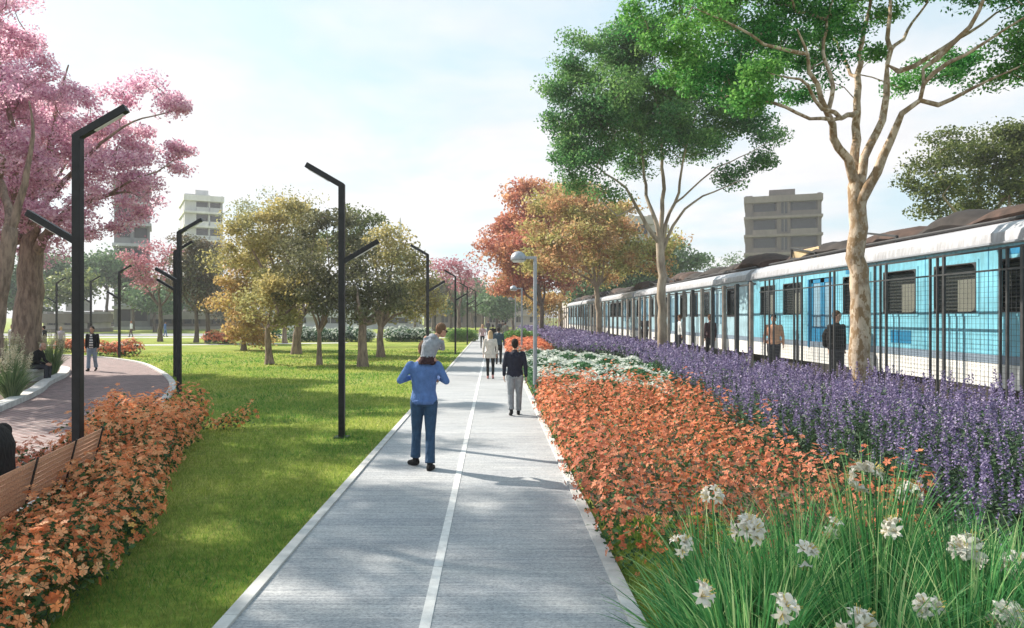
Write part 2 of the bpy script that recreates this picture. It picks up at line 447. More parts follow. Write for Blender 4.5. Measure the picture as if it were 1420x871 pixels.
# ---------------------------------------------------------------- black two-armed lamps
def make_lamp():
    r = empty('street_lamp')
    w = .105
    MB().box((0,0,2.17),(w,w,4.50)).build('pole', M['steel_black'], r, bevel=.006)
    MB().box((0,0,.012),(.24,.24,.024)).build('base_plate', M['steel_black'], r, bevel=.003)
    def arm(sx, z, dx, dz, s):
        a = Vector((0,0,z)); d = Vector((sx*dx, 0, dz)); L = d.length; dn = d.normalized()
        ar = MB().bar(a-dn*.02, a+d, s, s).build('arm', M['steel_black'], r, bevel=.005)
        u = Vector((0,1,0)).cross(dn); u = u if u.z < 0 else -u
        MB().bar(a+dn*L*.32+u*(s/2+.004), a+dn*(L-.07)+u*(s/2+.004), s*.6, .012, up=u).build('light_strip', M['lens'], ar)
    arm(-1, 4.40, .62, .36, .095); arm(1, 3.05, .64, .38, .085)
    return r
lamp0 = make_lamp(); first = True
LAMPS = [ # px, base scale s, rz, label
 (108,109,math.pi,'tall black two-armed lamp post at the bench end, nearest of the lamps'),
 (474,79.5,0,'tall black two-armed lamp post on the lawn in front of the tree clump'),
 (248.5,51,math.pi,'black lamp post beyond the curved plaza tip, nearer of a close pair'),
 (243,39.5,math.pi,'black lamp post beyond the plaza tip, farther of the close pair'),
 (593,37.6,0,'black two-armed lamp post on the lawn behind the man carrying a child'),
 (631.5,24.5,0,'black lamp post at the left kerb, next beyond the man carrying a child'),
 (648,18,0,'black two-armed lamp post beside the path, second beyond the man carrying a child'),
 (659.5,15.6,0,'thin distant black lamp post at the path edge, farthest of the row beside the path'),
 (603.5,15.0,0,'thin distant black lamp post just right of the one behind the carrying man'),
 (165.5,27,math.pi,'black lamp post behind the low orange shrub at the far edge of the brick plaza'),
 (126,21.4,math.pi,'black lamp post beyond the brick plaza, above the man in the striped shirt'),
 (78.5,20.5,math.pi,'black lamp post beside the trunk of the big pink tree, leftmost of the distant lamps')]
for i, (px, s, rz, lab) in enumerate(LAMPS):
    o = lamp0 if i == 0 else copy_tree(lamp0)
    Y = F/s; o.location = ((px-VX)/s, Y, 0); o.rotation_euler = (0,0,rz)
    tag(o, lab, 'lamp post', 'black two-armed lamp posts')
# grey dome lamps
def make_dome():
    r = empty('dome_lamp')
    MB().tube([(0,0,0),(0,0,3.62)], [.055,.045], 14).build('pole', M['steel_grey'], r, auto=40)
    MB().lathe((0,0,0), [(.12,0),(.12,.05),(.07,.08)], 16).build('base_collar', M['steel_grey'], r, auto=40)
    MB().bar((.03,0,3.60),(-.33,0,3.60), .075, .07).build('arm', M['steel_grey'], r, bevel=.008)
    d = MB().lathe((-.42,0,3.56), [(.19,-.03),(.20,0),(.19,.07),(.15,.14),(.08,.19),(.015,.205)], 24).build('lamp_head', M['steel_grey'], r, auto=50)
    MB().lathe((-.42,0,3.52), [(.13,-.035),(.16,-.01),(.165,.008)], 20).build('diffuser', M['lens'], d, auto=50)
    return r
dm0 = make_dome()
DOMES = [(742,55,'grey domed pole lamp beside the white flower bed, nearest of the three'),
         (723.5,26.5,'grey pole lamp with a domed head farther up the path, middle one of the three'),
         (714.8,17,'grey pole lamp with a domed head, smallest and farthest of the three')]
for i, (px, s, lab) in enumerate(DOMES):
    o = dm0 if i == 0 else copy_tree(dm0)
    o.location = ((px-VX)/s, F/s, 0); tag(o, lab, 'lamp post', 'grey dome lamps beside the path')

# ---------------------------------------------------------------- bench (faces the plaza, seen from behind)
def make_bench():
    A = W(142,597,8.1); B = W(-40,664,5.2)            # top of the backrest, far and near end
    ax, ay, bx_, by = A[0], A[1], B[0], B[1]
    L = math.hypot(ax-bx_, ay-by); ang = math.atan2(ay-by, ax-bx_)
    r = empty('park_bench', (bx_, by, 0), ang)
    tag(r, 'brown slatted timber bench with black steel brackets, back turned to the orange hedge', 'bench')
    # local: x along the bench, -y?  seat extends to +y local (towards the plaza)
    bk = MB(); ztop = .855
    for k in range(8):
        z = ztop-.022-k*.048; y = .0+(ztop-z)*.26
        bk.box((L/2, y, z), (L, .024, .034), Matrix.Rotation(R(-15), 3, 'X'))
    bk.build('backrest', M['wood'], r, bevel=.003)
    st = MB()
    for k in range(8): st.box((L/2, .17+k*.058, .44-.0), (L, .05, .03))
    st.build('seat', M['wood'], r, bevel=.003)
    for x in (.25, L*.36, L*.68, L-.12):
        b = MB()
        b.bar((x,-.044,.885),(x,.070,.40), .026, .012, up=(0,1,0)); 
        b.box((x,.36,.40),(.05,.52,.03)); b.build('bracket', M['steel_black'], r)
        MB().box((x,.16,.19),(.06,.05,.385)).box((x,.55,.19),(.06,.05,.385)).box((x,.355,.013),(.06,.44,.02)).build('leg', M['steel_black'], r, bevel=.003)
    return r
bench = make_bench()
# ================================================================ PLANTING
def unit(v): return v/(np.linalg.norm(v, axis=-1, keepdims=True)+1e-9)
def rand_frames(rg, n, up=.0):
    nrm = rg.normal(size=(n,3)); nrm[:,2] = np.abs(nrm[:,2])*(1+up)+up; nrm = unit(nrm)
    t = unit(np.cross(nrm, rg.normal(size=(n,3)))); b = np.cross(nrm, t); return nrm, t, b
def leaf_quads(rg, P, size, aspect=.55, up=.3, jitter=.35):
    """rhombic leaves, one island each"""
    n = len(P); nrm, t, b = rand_frames(rg, n, up)
    s = (size*(1+rg.uniform(-jitter, jitter, n)))[:,None] if np.isscalar(size) else (size*(1+rg.uniform(-jitter, jitter, n)))[:,None]
    V = np.empty((n,4,3)); l = t*s*.5; w = b*s*.5*aspect
    V[:,0] = P-l; V[:,1] = P+w-l*.15+nrm*s*.06; V[:,2] = P+l; V[:,3] = P-w-l*.15+nrm*s*.06
    return V.reshape(-1,3), np.arange(n*4, dtype=np.int32).reshape(n,4)
def flowers(rg, P, N, size, petals=5, cup=.25, wid=.36):
    """open flowers: centre + kite petals sharing the centre vertex -> one island per flower"""
    n = len(P); N = unit(N+rg.normal(size=(n,3))*.35)
    t = unit(np.cross(N, rg.normal(size=(n,3)))); b = np.cross(N, t)
    s = (size*(1+rg.uniform(-.35,.3,n)))[:,None]
    k = petals; V = np.empty((n,1+3*k,3)); V[:,0] = P
    Fc = np.empty((n,k,4), dtype=np.int32); base = (np.arange(n)*(1+3*k))[:,None]
    for i in range(k):
        a = 2*math.pi*i/k+.15*rg.uniform(-1,1,n)[:,None]
        d = t*np.cos(a)+b*np.sin(a); e = -t*np.sin(a)+b*np.cos(a)
        V[:,1+3*i] = P+(d*.34+e*wid*.5)*s+N*s*cup*.6
        V[:,2+3*i] = P+d*.55*s+N*s*cup*rg.uniform(.3,1,n)[:,None]*.6
        V[:,3+3*i] = P+(d*.34-e*wid*.5)*s+N*s*cup*.6
        Fc[:,i] = base+np.array([0,1+3*i,2+3*i,3+3*i])
    return V.reshape(-1,3), Fc.reshape(-1,4)
def in_poly(P, poly):
    x, y = P[:,0], P[:,1]; ins = np.zeros(len(P), bool); n = len(poly)
    for i in range(n):
        x0, y0 = poly[i][:2]; x1, y1 = poly[(i+1) % n][:2]
        c = ((y0 > y) != (y1 > y)) & (x < (x1-x0)*(y-y0)/(y1-y0+1e-12)+x0); ins ^= c
    return ins
def in_view(P, margin=60, zt=None):
    px = VX+P[:,0]*F/np.maximum(P[:,1],.1); return (P[:,1] > 1.2) & (px > -margin) & (px < 1420+margin)
def scatter(rg, poly, n):
    a = np.array([p[:2] for p in poly]); lo, hi = a.min(0), a.max(0)
    P = rg.uniform(lo, hi, (n,2)); return P[in_poly(P, poly)]
def ribbons(rg, base, tip, ctrl, w, seg=5, taper=True):
    """grass-like blades: quadratic bezier strips; arrays (n,3)"""
    n = len(base); T = np.linspace(0,1,seg+1); V = np.empty((n,(seg+1)*2,3))
    d0 = tip-base; side = unit(np.cross(d0, rg.normal(size=(n,3))))
    for i, t in enumerate(T):
        c = (1-t)**2*base+2*t*(1-t)*ctrl+t*t*tip
        ww = (w*(1-.92*t**1.6)*.5 if taper else w*.5)
        ww = np.reshape(ww, (-1,1)) if not np.isscalar(ww) else ww
        V[:,2*i] = c+side*ww; V[:,2*i+1] = c-side*ww
    Fc = np.empty((n,seg,4), dtype=np.int32); b = (np.arange(n)*(seg+1)*2)[:,None]
    for i in range(seg): Fc[:,i] = b+np.array([2*i,2*i+1,2*i+3,2*i+2])
    return V.reshape(-1,3), Fc.reshape(-1,4)
class Acc:
    def __init__(s): s.V = []; s.F = []; s.n = 0
    def add(s, V, Fc): s.V.append(V); s.F.append(Fc+s.n); s.n += len(V)
    def build(s, name, mat, parent=None, kind=None):
        ks = {}
        for f in s.F: ks.setdefault(f.shape[1], []).append(f)
        o = mesh_np(name, np.concatenate(s.V), [np.concatenate(v) for v in ks.values()], mat, parent)
        if kind: o['kind'] = kind
        return o

# ---- lawn blades
rg = np.random.default_rng(5)
lawn_poly = [(-1.89,2.2),(-1.89,48)]+[(p[0]+.16,p[1]) for p in reversed(oc[8:])][12:]+[(-4.8,2.2)]
acc = Acc()
for (y0,y1,dens,h,w) in ((2.8,5.5,2600,.060,.0045),(5.5,8,1900,.062,.006),(8,12,900,.065,.009),(12,18,380,.07,.014),(18,30,130,.075,.026),(30,48,45,.08,.05)):
    lo = [(-1.89,y0),(-1.89,y1),(-40,y1),(-40,y0)]
    xmin = max(-VX/F*y1-.5, -30)
    n = int(dens*(y1-y0)*(-1.89-xmin)); P = np.c_[rg.uniform(xmin,-1.90,n), rg.uniform(y0,y1,n)]
    P = P[in_poly(P, lawn_poly)]; P3 = np.c_[P, np.zeros(len(P))]; P3 = P3[in_view(P3)]
    n = len(P3); hh = h*rg.uniform(.45,1.25,(n,1)); lean = rg.normal(size=(n,3))*.55; lean[:,2] = 0
    tip = P3+np.array([0,0,1])*hh+lean*hh
    side = unit(np.c_[rg.normal(size=(n,2)), np.zeros(n)])*w
    V = np.empty((n,3,3)); V[:,0] = P3-side/2; V[:,1] = P3+side/2; V[:,2] = tip
    acc.add(V.reshape(-1,3), np.arange(n*3, dtype=np.int32).reshape(n,3))
# strip of grass at the foot of the right bed
n = 16000; P = np.c_[rg.uniform(1.07,2.3,n), rg.uniform(2.6,7.5,n)]; P3 = np.c_[P, np.zeros(n)]
hh = .07*rg.uniform(.5,1.4,(n,1)); lean = rg.normal(size=(n,3))*.5; lean[:,2] = 0; tip = P3+np.array([0,0,1])*hh+lean*hh
side = unit(np.c_[rg.normal(size=(n,2)), np.zeros(n)])*.006
V = np.empty((n,3,3)); V[:,0] = P3-side/2; V[:,1] = P3+side/2; V[:,2] = tip
acc.add(V.reshape(-1,3), np.arange(n*3, dtype=np.int32).reshape(n,3))
o = acc.build('lawn_grass', M['grass']); tag(o, 'short mown green grass of the lawn beside the path', 'grass', None, 'stuff')
sheet('grass_strip', [(1.09,2.2),(2.4,2.2),(2.4,7.6),(1.09,7.6)], .012, M['ground'])

# ---- mounded flowering shrubs
def mounds(rg, plants, nf, nl, fsize, lsize, pet=5):
    """plants: rows x,y,r,h ; returns flower acc, leaf acc, stem acc"""
    fa, la = Acc(), Acc()
    for (x, y, r, h) in plants:
        k = max(8, int(nf*(r/.35)**2)); 
        d = rg.normal(size=(k,3)); d[:,2] = np.abs(d[:,2])*1.1-.32; d = unit(d)
        rad = rg.uniform(.78,1.06,(k,1))+(rg.random((k,1)) < .12)*rg.uniform(0,.18,(k,1))
        c = np.array([x,y,h*.45]); P = c+d*rad*np.array([r,r,h*.58])
        P[:,2] = np.maximum(P[:,2], .05)
        fs = fsize if np.isscalar(fsize) else fsize(y)
        V, Fc = flowers(rg, P, d+np.array([0,0,.35]), fs, pet); fa.add(V, Fc)
        k = max(10, int(nl*(r/.35)**2)); d = unit(rg.normal(size=(k,3))); rad = rg.random((k,1))**.45*.93
        P = c+d*rad*np.array([r,r,h*.55]); P[:,2] = np.abs(P[:,2])
        V, Fc = leaf_quads(rg, P, (lsize if np.isscalar(lsize) else lsize(y)), .55); la.add(V, Fc)
    return fa, la
# left hedge between bench and lawn: follows a line, two to three plants deep
rg = np.random.default_rng(11)
hl = smooth_curve([(-3.35,3.2),(-3.45,4.6),(-3.75,6.2),(-4.25,8.0),(-4.75,9.8),(-5.3,11.6),(-5.75,13.0)], 6)
plants = []
for i, p in enumerate(hl):
    t = i/len(hl); w = .95 if t < .55 else 1.25
    for k in range(5):
        off = (k-2)/2*w*.5-(.0 if t < .5 else .3)
        r = rg.uniform(.20,.31); h = rg.uniform(.52,.92)*(.93 if t < .3 else 1.0)
        if off < -.25 and t < .62: continue
        if t < .62: h *= .84
        plants.append((p[0]+off+rg.uniform(-.1,.1), p[1]+rg.uniform(-.14,.14), r, h))
for k in range(7):   # trailing low tip at the far lawn end
    plants.append((-5.2+k*.11, 13.35+k*.04, .13, .22+.05*k))
hedge = empty('flowering_hedge', (-4.2,7,0), 0, 'long low hedge of salmon orange blossoms between the bench and the lawn', 'hedge')
pl = [(x+4.2, y-7, r, h) for (x,y,r,h) in plants]
fa, la = mounds(rg, [p for p in pl if p[1] < 2.2], 95, 260, .066, .055)
fa2, la2 = mounds(rg, [p for p in pl if p[1] >= 2.2], 110, 220, .068, .06)
for V, Fc in zip(fa2.V, fa2.F): fa.add(V, Fc-Fc.min())
for V, Fc in zip(la2.V, la2.F): la.add(V, Fc-Fc.min())
fa.build('blossoms', M['orange_l'], hedge); la.build('foliage', M['shrub_leaf'], hedge)
yf = [p for p in pl if rg.random() < .10]
ya, _ = mounds(rg, [(x,y,r*1.02,h*.8) for x,y,r,h in yf], 14, 1, .06, .03); ya.build('yellow_blossoms', M['yellow_fl'], hedge)
# orange shrubs between the far bench end and the plaza
plants = []
for k in range(34):
    plants.append((rg.uniform(-6.2,-4.9)+(0), rg.uniform(8.9,12.0), rg.uniform(.2,.3), rg.uniform(.38,.58)))
sh = empty('orange_shrub_clump', (-5.5,10.4,0), 0, 'patch of dull orange shrubs at the foot of the nearest black lamp post', 'shrubs')
fa, la = mounds(rg, [(x+5.5,y-10.4,r,h) for x,y,r,h in plants if x < -4.6-(y-8.9)*.28], 75, 170, .07, .06)
fa.build('blossoms', M['orange_r'], sh); la.build('foliage', M['shrub_leaf'], sh)
# right orange bed
rg = np.random.default_rng(12)
bed = [(1.16,5.5),(1.06,9),(1.06,15.6),(2.6,16.2),(3.9,15.4),(3.7,12),(3.25,9.2),(3.5,7.2),(3.35,5.4),(2.5,4.8),(1.5,4.95)]
P = scatter(rg, bed, 900); keep = []
for p in P:
    if all((p[0]-q[0])**2+(p[1]-q[1])**2 > .055 for q in keep): keep.append(p)
plants = [(x, y, rg.uniform(.15,.24), rg.uniform(.66,1.14)) for x, y in keep]
plants += [(1.06+rg.uniform(-.04,.06), y, rg.uniform(.16,.22), rg.uniform(.66,1.05)) for y in np.arange(5.75,15.6,.17)]
fa, la = mounds(rg, plants, 125, 190, lambda y: .043+.0011*y, .05)
root = fa.build('orange_shrub_bed', M['orange_r'], kind='stuff')
tag(root, 'dense mass of rust orange flowering shrubs along the right kerb of the path', 'shrubs', None, 'stuff')
lo = la.build('orange_shrub_foliage', M['shrub_leaf'], root, 'stuff')
# far orange strip and far shrubs
far_beds = [([(1.2,33),(1.2,62),(3.2,62),(3.0,40),(2.2,33)], 'low orange flower strip beyond the white flower bed', 'far_orange_strip', .9, .8)]
for poly, lab, nm, h, r in far_beds:
    P = scatter(rg, poly, 220); fa, la = mounds(rg, [(x,y,rg.uniform(.4,.6),rg.uniform(.5,.75)) for x,y in P], 60, 60, .14, .12)
    q = fa.build(nm, M['orange_r'], kind='stuff'); tag(q, lab, 'shrubs', None, 'stuff'); la.build('strip_foliage', M['shrub_leaf'], q, 'stuff')
def far_shrub(name, px, py, Y, wpx, h, fm, lab, fsz=.16, fm_leaf='shrub_leaf', nf=260, nl=400, seed=1):
    rg = np.random.default_rng(seed); x = (px-VX)*Y/F; w = wpx*Y/F
    e = empty(name, (x,Y,0), 0, lab, 'shrub')
    n = max(3, int(w/.5)); ps = [((i/(n-1)-.5)*w*.8 if n > 1 else 0, rg.uniform(-.5,.5), min(.75, h*.75), h*rg.uniform(.8,1.05)) for i in range(n)]
    fa, la = mounds(rg, ps, int(nf/4), int(nl/4), fsz, fsz*.9)
    if fm: fa.build('blossoms', M[fm], e)
    la.build('foliage', M[fm_leaf], e)
far_shrub('orange_shrub', 160, 490, 38.6, 46, .95, 'orange_r', 'low orange shrub at the far plaza edge behind the man in the striped shirt', .13, seed=2)
far_shrub('orange_shrub', 105, 488, 44, 22, .9, 'orange_r', 'small orange shrub beyond the plaza just left of the nearest lamp post', .13, seed=3)
far_shrub('orange_shrub', 305, 478, 56, 34, 1.1, 'orange_r', 'dull reddish shrub under the golden tree at the left edge of the tree clump', .16, seed=4)
# white-flowered hedges behind the lawn trees
for i, (px, wpx, lab) in enumerate([(365,40,'green shrub behind the pair of trunks under the golden tree'),
        (430,60,'white-flecked green shrub behind the left part of the tree clump'),(487,56,'white-flecked green shrub behind the middle trunk of the tree clump'),
        (566,62,'rounded white-flecked hedge at the back of the lawn, left of the child'),(640,34,'bright green shrub at the back of the lawn, between the far lamp posts')]):
    far_shrub('flowering_shrub' , px, 470, 62, wpx, 1.35, 'white_fl' if i in (1,2,3) else None, lab, .14, 'cover_leaf' if i < 4 else 'lime', 150, 1300, seed=20+i)
far_shrub('tall_grass_clump', 722, 460, 52, 34, 1.5, None, 'bright green grass clump beside the path, around the farther grey lamp poles', .2, 'lime', 10, 900, seed=31)

# ---- white ground cover bed
rg = np.random.default_rng(14)
wb = [(1.12,15.8),(1.15,34),(3.2,34),(5.0,30),(5.2,24),(4.6,19),(4.0,15.6),(2.6,16.6)]
P = scatter(rg, wb, 9000); acc = Acc(); fl = Acc()
hgt = lambda P: .50+.10*np.sin(P[:,0]*2.1+P[:,1]*.9)+.07*np.sin(P[:,0]*5.3-P[:,1]*2.2)
for k in range(11):
    Q = P+rg.uniform(-.2,.2,P.shape); z = hgt(Q)*rg.random(len(Q))**.35
    V, Fc = leaf_quads(rg, np.c_[Q, z], .10, .5, .6); acc.add(V, Fc)
P = scatter(rg, wb, 17000); pat = np.sin(P[:,0]*3.1+np.sin(P[:,1]*.9)*2)+np.sin(P[:,1]*2.3+P[:,0])
P = P[pat+rg.normal(size=len(P))*.9 > .35]; z = hgt(P)+rg.uniform(-.02,.07,len(P))
V, Fc = flowers(rg, np.c_[P, z], np.tile([0,-.25,1.], (len(P),1)), .085, 5, .2); fl.add(V, Fc)
q = acc.build('white_flower_bed', M['cover_leaf']); tag(q, 'low green ground cover sprinkled with small white flowers behind the orange bed', 'flowers', None, 'stuff')
fl.build('white_flowers', M['white_fl'], q, 'stuff')

# ---- lavender / salvia
rg = np.random.default_rng(15)
lav_poly = [(3.5,4.7),(3.6,5.6),(3.75,7.2),(3.45,9.2),(3.9,12),(4.1,15.2),(4.7,19),(5.3,24),(5.1,30),(3.3,34),(3.2,60),(2.8,85),(6.6,85),(6.75,4.2),(5.0,3.4)]
lf, sp = Acc(), Acc()
def spike(rg, P, H, L, fs, nfl):
    """each stalk: florets whorled round the top L metres"""
    n = len(P); lean = rg.normal(size=(n,3))*.11; lean[:,2] = 0
    t = np.tile(np.linspace(0,1,nfl), (n,1)); 
    z = (H-L)[:,None]+t*L[:,None]; ang = t*40+rg.uniform(0,6.3,(n,1)); rad = (.028*(1-t*.75))*(fs/.03)
    X = P[:,0:1]+lean[:,0:1]*z+np.cos(ang)*rad; Yy = P[:,1:2]+lean[:,1:2]*z+np.sin(ang)*rad
    Q = np.stack([X,Yy,z],-1).reshape(-1,3)
    V, Fc = leaf_quads(rg, Q, fs*np.repeat(np.ones(n), nfl), .7, .1); return V, Fc, lean
hz = lambda P: .96+.20*np.clip((13-P[:,1])/5,0,1)*np.clip((P[:,0]-3.6)/1.2,.2,1)+.10*np.sin(P[:,0]*1.7+P[:,1]*.8)+.07*np.sin(P[:,0]*3.9-P[:,1]*1.9)
for (y0,y1,dens,nfl,fs,lsz,ln) in ((3.4,9,70,54,.023,.058,44),(9,14,56,40,.028,.072,30),(14,24,44,26,.042,.10,14),(24,45,28,16,.08,.16,6),(45,85,12,10,.13,.26,4)):
    a = np.array(lav_poly); n = int(dens*(y1-y0)*4.0)
    P = np.c_[rg.uniform(2.6,6.8,n), rg.uniform(y0,y1,n)]; P = P[in_poly(P, lav_poly)]
    P = P[in_view(np.c_[P,np.zeros(len(P))], 120)]
    n = len(P); H = hz(P)*rg.uniform(.74,1.22,n); L = rg.uniform(.16,.34,n)
    V, Fc, lean = spike(rg, P, H, L, fs, nfl); sp.add(V, Fc)
    for k in range(ln):
        z = H*rg.uniform(.05,.80,n); off = rg.normal(size=(n,2))*.10
        Q = np.c_[P+off+lean[:,:2]*z[:,None], z]; V, Fc = leaf_quads(rg, Q, lsz, .42, .3); lf.add(V, Fc)
q = sp.build('salvia_bed', M['lav']); tag(q, 'deep bed of violet salvia spikes in front of the train fence', 'flowers', None, 'stuff')
lf.build('salvia_leaves', M['lav_leaf'], q, 'stuff')
if True:
    st = Acc(); n = 1500; P = np.c_[rg.uniform(3.3,6.7,n), rg.uniform(3.6,13,n)]; P = P[in_poly(P, lav_poly)]; n = len(P)
    b = np.c_[P, np.zeros(n)]; tip = np.c_[P+rg.normal(size=(n,2))*.06, hz(P)*rg.uniform(.7,1,n)]
    V, Fc = ribbons(rg, b, tip, (b+tip)/2, .006, 2); st.add(V, Fc); st.build('salvia_stems', M['lav_leaf'], q, 'stuff')

# ---- lily clumps (strap leaves + white flower heads)
def lily_head(rg, c, up, nblos, size):
    """cluster of six-petalled blossoms; each petal two quads, curved back"""
    V = []; Fc = []; S = []
    for k in range(nblos):
        d = unit(rg.normal(size=3)*.75+up*.8); o0 = c+d*size*.42
        t = unit(np.cross(d, rg.normal(size=3))); b = np.cross(d, t); base = len(V); V.append(o0)
        for i in range(6):
            a = 2*math.pi*i/6+rg.uniform(-.15,.15); e = t*math.cos(a)+b*math.sin(a); f = -t*math.sin(a)+b*math.cos(a)
            w = size*rg.uniform(.12,.17); q = len(V)
            L = size*rg.uniform(.62,.82)
            V += [o0+d*L*.42+e*L*.26+f*w, o0+d*L*.42+e*L*.26-f*w, o0+d*L*.56+e*L*.58+f*w*.95, o0+d*L*.56+e*L*.58-f*w*.95, o0+d*L*.45+e*L*.88]
            Fc += [(base,q,q+1,q+1),(q,q+2,q+3,q+1),(q+2,q+4,q+3,q+3)]
        for i in range(4):
            e = unit(d+rg.normal(size=3)*.25)
            S.append((o0, o0+e*size*.75))
    return V, Fc, S
def lily_clump(idx, x, y, h, nb, heads, lab, spread=.55, seed=0):
    rg = np.random.default_rng(100+idx+seed)
    e = empty('lily_plant', (x,y,0), 0, lab, 'lily plant', 'white lilies with strap leaves in the right foreground')
    n = int(nb*1.75); a = rg.uniform(0,6.283,n); r0 = rg.random(n)**.5*.16
    base = np.c_[np.cos(a)*r0, np.sin(a)*r0, np.zeros(n)]
    out = rg.uniform(.08,1,n)**.8*spread; hh = h*rg.uniform(.55,1.12,n)*(1-.35*(out/spread)**2)
    a2 = a+rg.normal(size=n)*.5
    tip = base+np.c_[np.cos(a2)*out, np.sin(a2)*out, hh]
    ctrl = base+np.c_[np.cos(a2)*out*.30, np.sin(a2)*out*.30, hh*.78]
    V, Fc = ribbons(rg, base, tip, ctrl, rg.uniform(.007,.018,n), 6)
    ac = Acc(); ac.add(V, Fc); ac.build('leaves', M['lily_leaf'], e)
    for (hx, hy, hz_, sz, nb2) in heads:
        c = np.array([hx-x, hy-y, hz_])
        Vv, Ff, S = lily_head(rg, c, np.array([-.1,-.5,.75]), nb2, sz)
        mb = MB(); 
        for f in Ff: pass
        mb.v = [tuple(v) for v in Vv]; mb.f = [f[:3] if f[2] == f[3] else f for f in Ff]
        me = bpy.data.meshes.new('flower_head'); me.from_pydata(mb.v, [], mb.f); me.update(); me.materials.append(M['lily_petal'])
        fo = bpy.data.objects.new('flower_head', me); COL.objects.link(fo); fo.parent = e
        sb = MB()
        for s0, s1 in S: sb.tube([tuple(s0), tuple(s1)], [.0012,.0018], 4)
        sb.build('stamens', M['lily_stamen'], fo)
        b0 = np.array([(hx-x)*.2, (hy-y)*.2, 0]); mid = (b0+c)/2+np.array([0,0,.1])
        MB().tube([tuple(b0), tuple(mid*.5+b0*.5+np.array([0,0,.02])), tuple(mid), tuple(c)], [.007,.006,.0055,.005], 6).build('flower_stalk', M['lily_leaf'], e)
def hd(px, py, Y, sz=.10, n=7): p = W(px,py,Y); return (p[0],p[1],p[2],sz*.9,max(5,int(n*.9)))
CL = [ # x, y, h, blades, heads, label
 (1.42,4.55,.95,230,[hd(988,688,4.6,.085,7),hd(945,757,4.25,.085,5)],'lily clump at the near end of the orange bed with two small white flower heads'),
 (1.35,3.75,.90,230,[hd(968,828,3.55,.095,6)],'lily clump nearest the kerb at the picture bottom, one white flower head'),
 (1.72,4.25,1.02,240,[hd(1037,738,4.05,.115,9)],'lily clump with one large flower head before the rust orange shrubs'),
 (2.0,3.75,.95,220,[hd(1115,768,3.9,.085,5),hd(1085,845,3.4,.09,6)],'lily clump with two pale flower heads sunk low among its leaves'),
 (2.42,4.55,1.28,260,[hd(1200,662,4.6,.12,10),hd(1262,686,4.7,.10,5),hd(1155,732,4.5,.085,5)],'tallest lily clump, its flower head above all the others'),
 (2.55,3.9,1.0,230,[hd(1243,737,4.1,.09,5),hd(1190,870,3.4,.105,7)],'lily clump before the tallest one, one flower head low at the picture bottom'),
 (2.95,4.2,1.0,230,[hd(1340,765,4.1,.125,11)],'lily clump bearing the broadest white flower head'),
 (2.9,3.6,.9,220,[hd(1285,845,3.6,.095,6)],'lily clump below the broadest flower head, one loose white head at the bottom'),
 (3.3,4.25,.9,200,[hd(1410,785,4.2,.105,8)],'lily clump at the right picture edge beside the salvia, flower head cut by the edge'),
 (3.1,3.45,.9,220,[hd(1395,852,3.6,.10,8)],'lily clump in the bottom right corner of the planting'),
 (2.1,3.15,.85,200,[], 'lily clump without flowers in the front row, bottom centre of the leaves'),
 (1.62,3.05,.8,190,[], 'lily clump without flowers in the front row, close to the kerb'),
 (2.6,3.15,.85,200,[], 'lily clump without flowers in the front row, toward the right'),
 (1.22,4.15,.72,150,[], 'small lily clump leaning over the kerb, without flowers'),
 (2.1,4.75,1.0,200,[], 'lily clump without flowers against the rust orange shrubs'),
 (3.05,4.85,.85,200,[], 'lily clump without flowers against the salvia, back row')]
for i, (x,y,h,nb,heads,lab) in enumerate(CL): lily_clump(i,x,y,h*.98,nb,heads,lab)

# ---- fountain grasses in the planting bed
def fountain(px, Y, h, w, lab, seed, nb=420, npl=60):
    rg = np.random.default_rng(seed); x = (px-VX)*Y/F
    e = empty('fountain_grass', (x,Y,.05), 0, lab, 'grass plant', 'fountain grasses in the planting bed')
    n = nb; a = rg.uniform(0,6.283,n); out = rg.random(n)**.7*w; hh = h*rg.uniform(.5,.95,n)*(1-.4*(out/w)**2)
    b = np.c_[np.cos(a)*.12, np.sin(a)*.12, np.zeros(n)]; tip = b+np.c_[np.cos(a)*out, np.sin(a)*out, hh]
    ctrl = b+np.c_[np.cos(a)*out*.25, np.sin(a)*out*.25, hh*.85]
    V, Fc = ribbons(rg, b, tip, ctrl, np.full(n,.022), 5); ac = Acc(); ac.add(V, Fc); ac.build('leaves', M['fountain'], e)
    pa = Acc(); n = npl; a = rg.uniform(0,6.283,n); out = rg.random(n)**.6*w*.9
    for i in range(n):
        z0 = h*rg.uniform(.62,.9)*(1-.2*(out[i]/w)**2); d = unit(np.array([math.cos(a[i])*out[i]*.8, math.sin(a[i])*out[i]*.8, h]))
        p0 = np.array([math.cos(a[i])*out[i]*.75, math.sin(a[i])*out[i]*.75, z0]); t = np.linspace(0,.30,26)[:,None]
        Q = p0+d*t+rg.normal(size=(26,3))*.018*(1-.5*t/.3); V, Fc = leaf_quads(rg, Q, .05, .5); pa.add(V, Fc)
    pa.build('plumes', M['plume'], e)
fountain(16, 18.0, 1.22, .62, 'large green fountain grass with cream plumes at the left picture edge, nearest of the three', 41)
fountain(72, 25.2, 1.5, .55, 'fountain grass with cream plumes just right of the seated man', 42)
fountain(12, 22.8, 1.55, .60, 'fountain grass behind the nearest one, at the foot of the pink tree', 43)
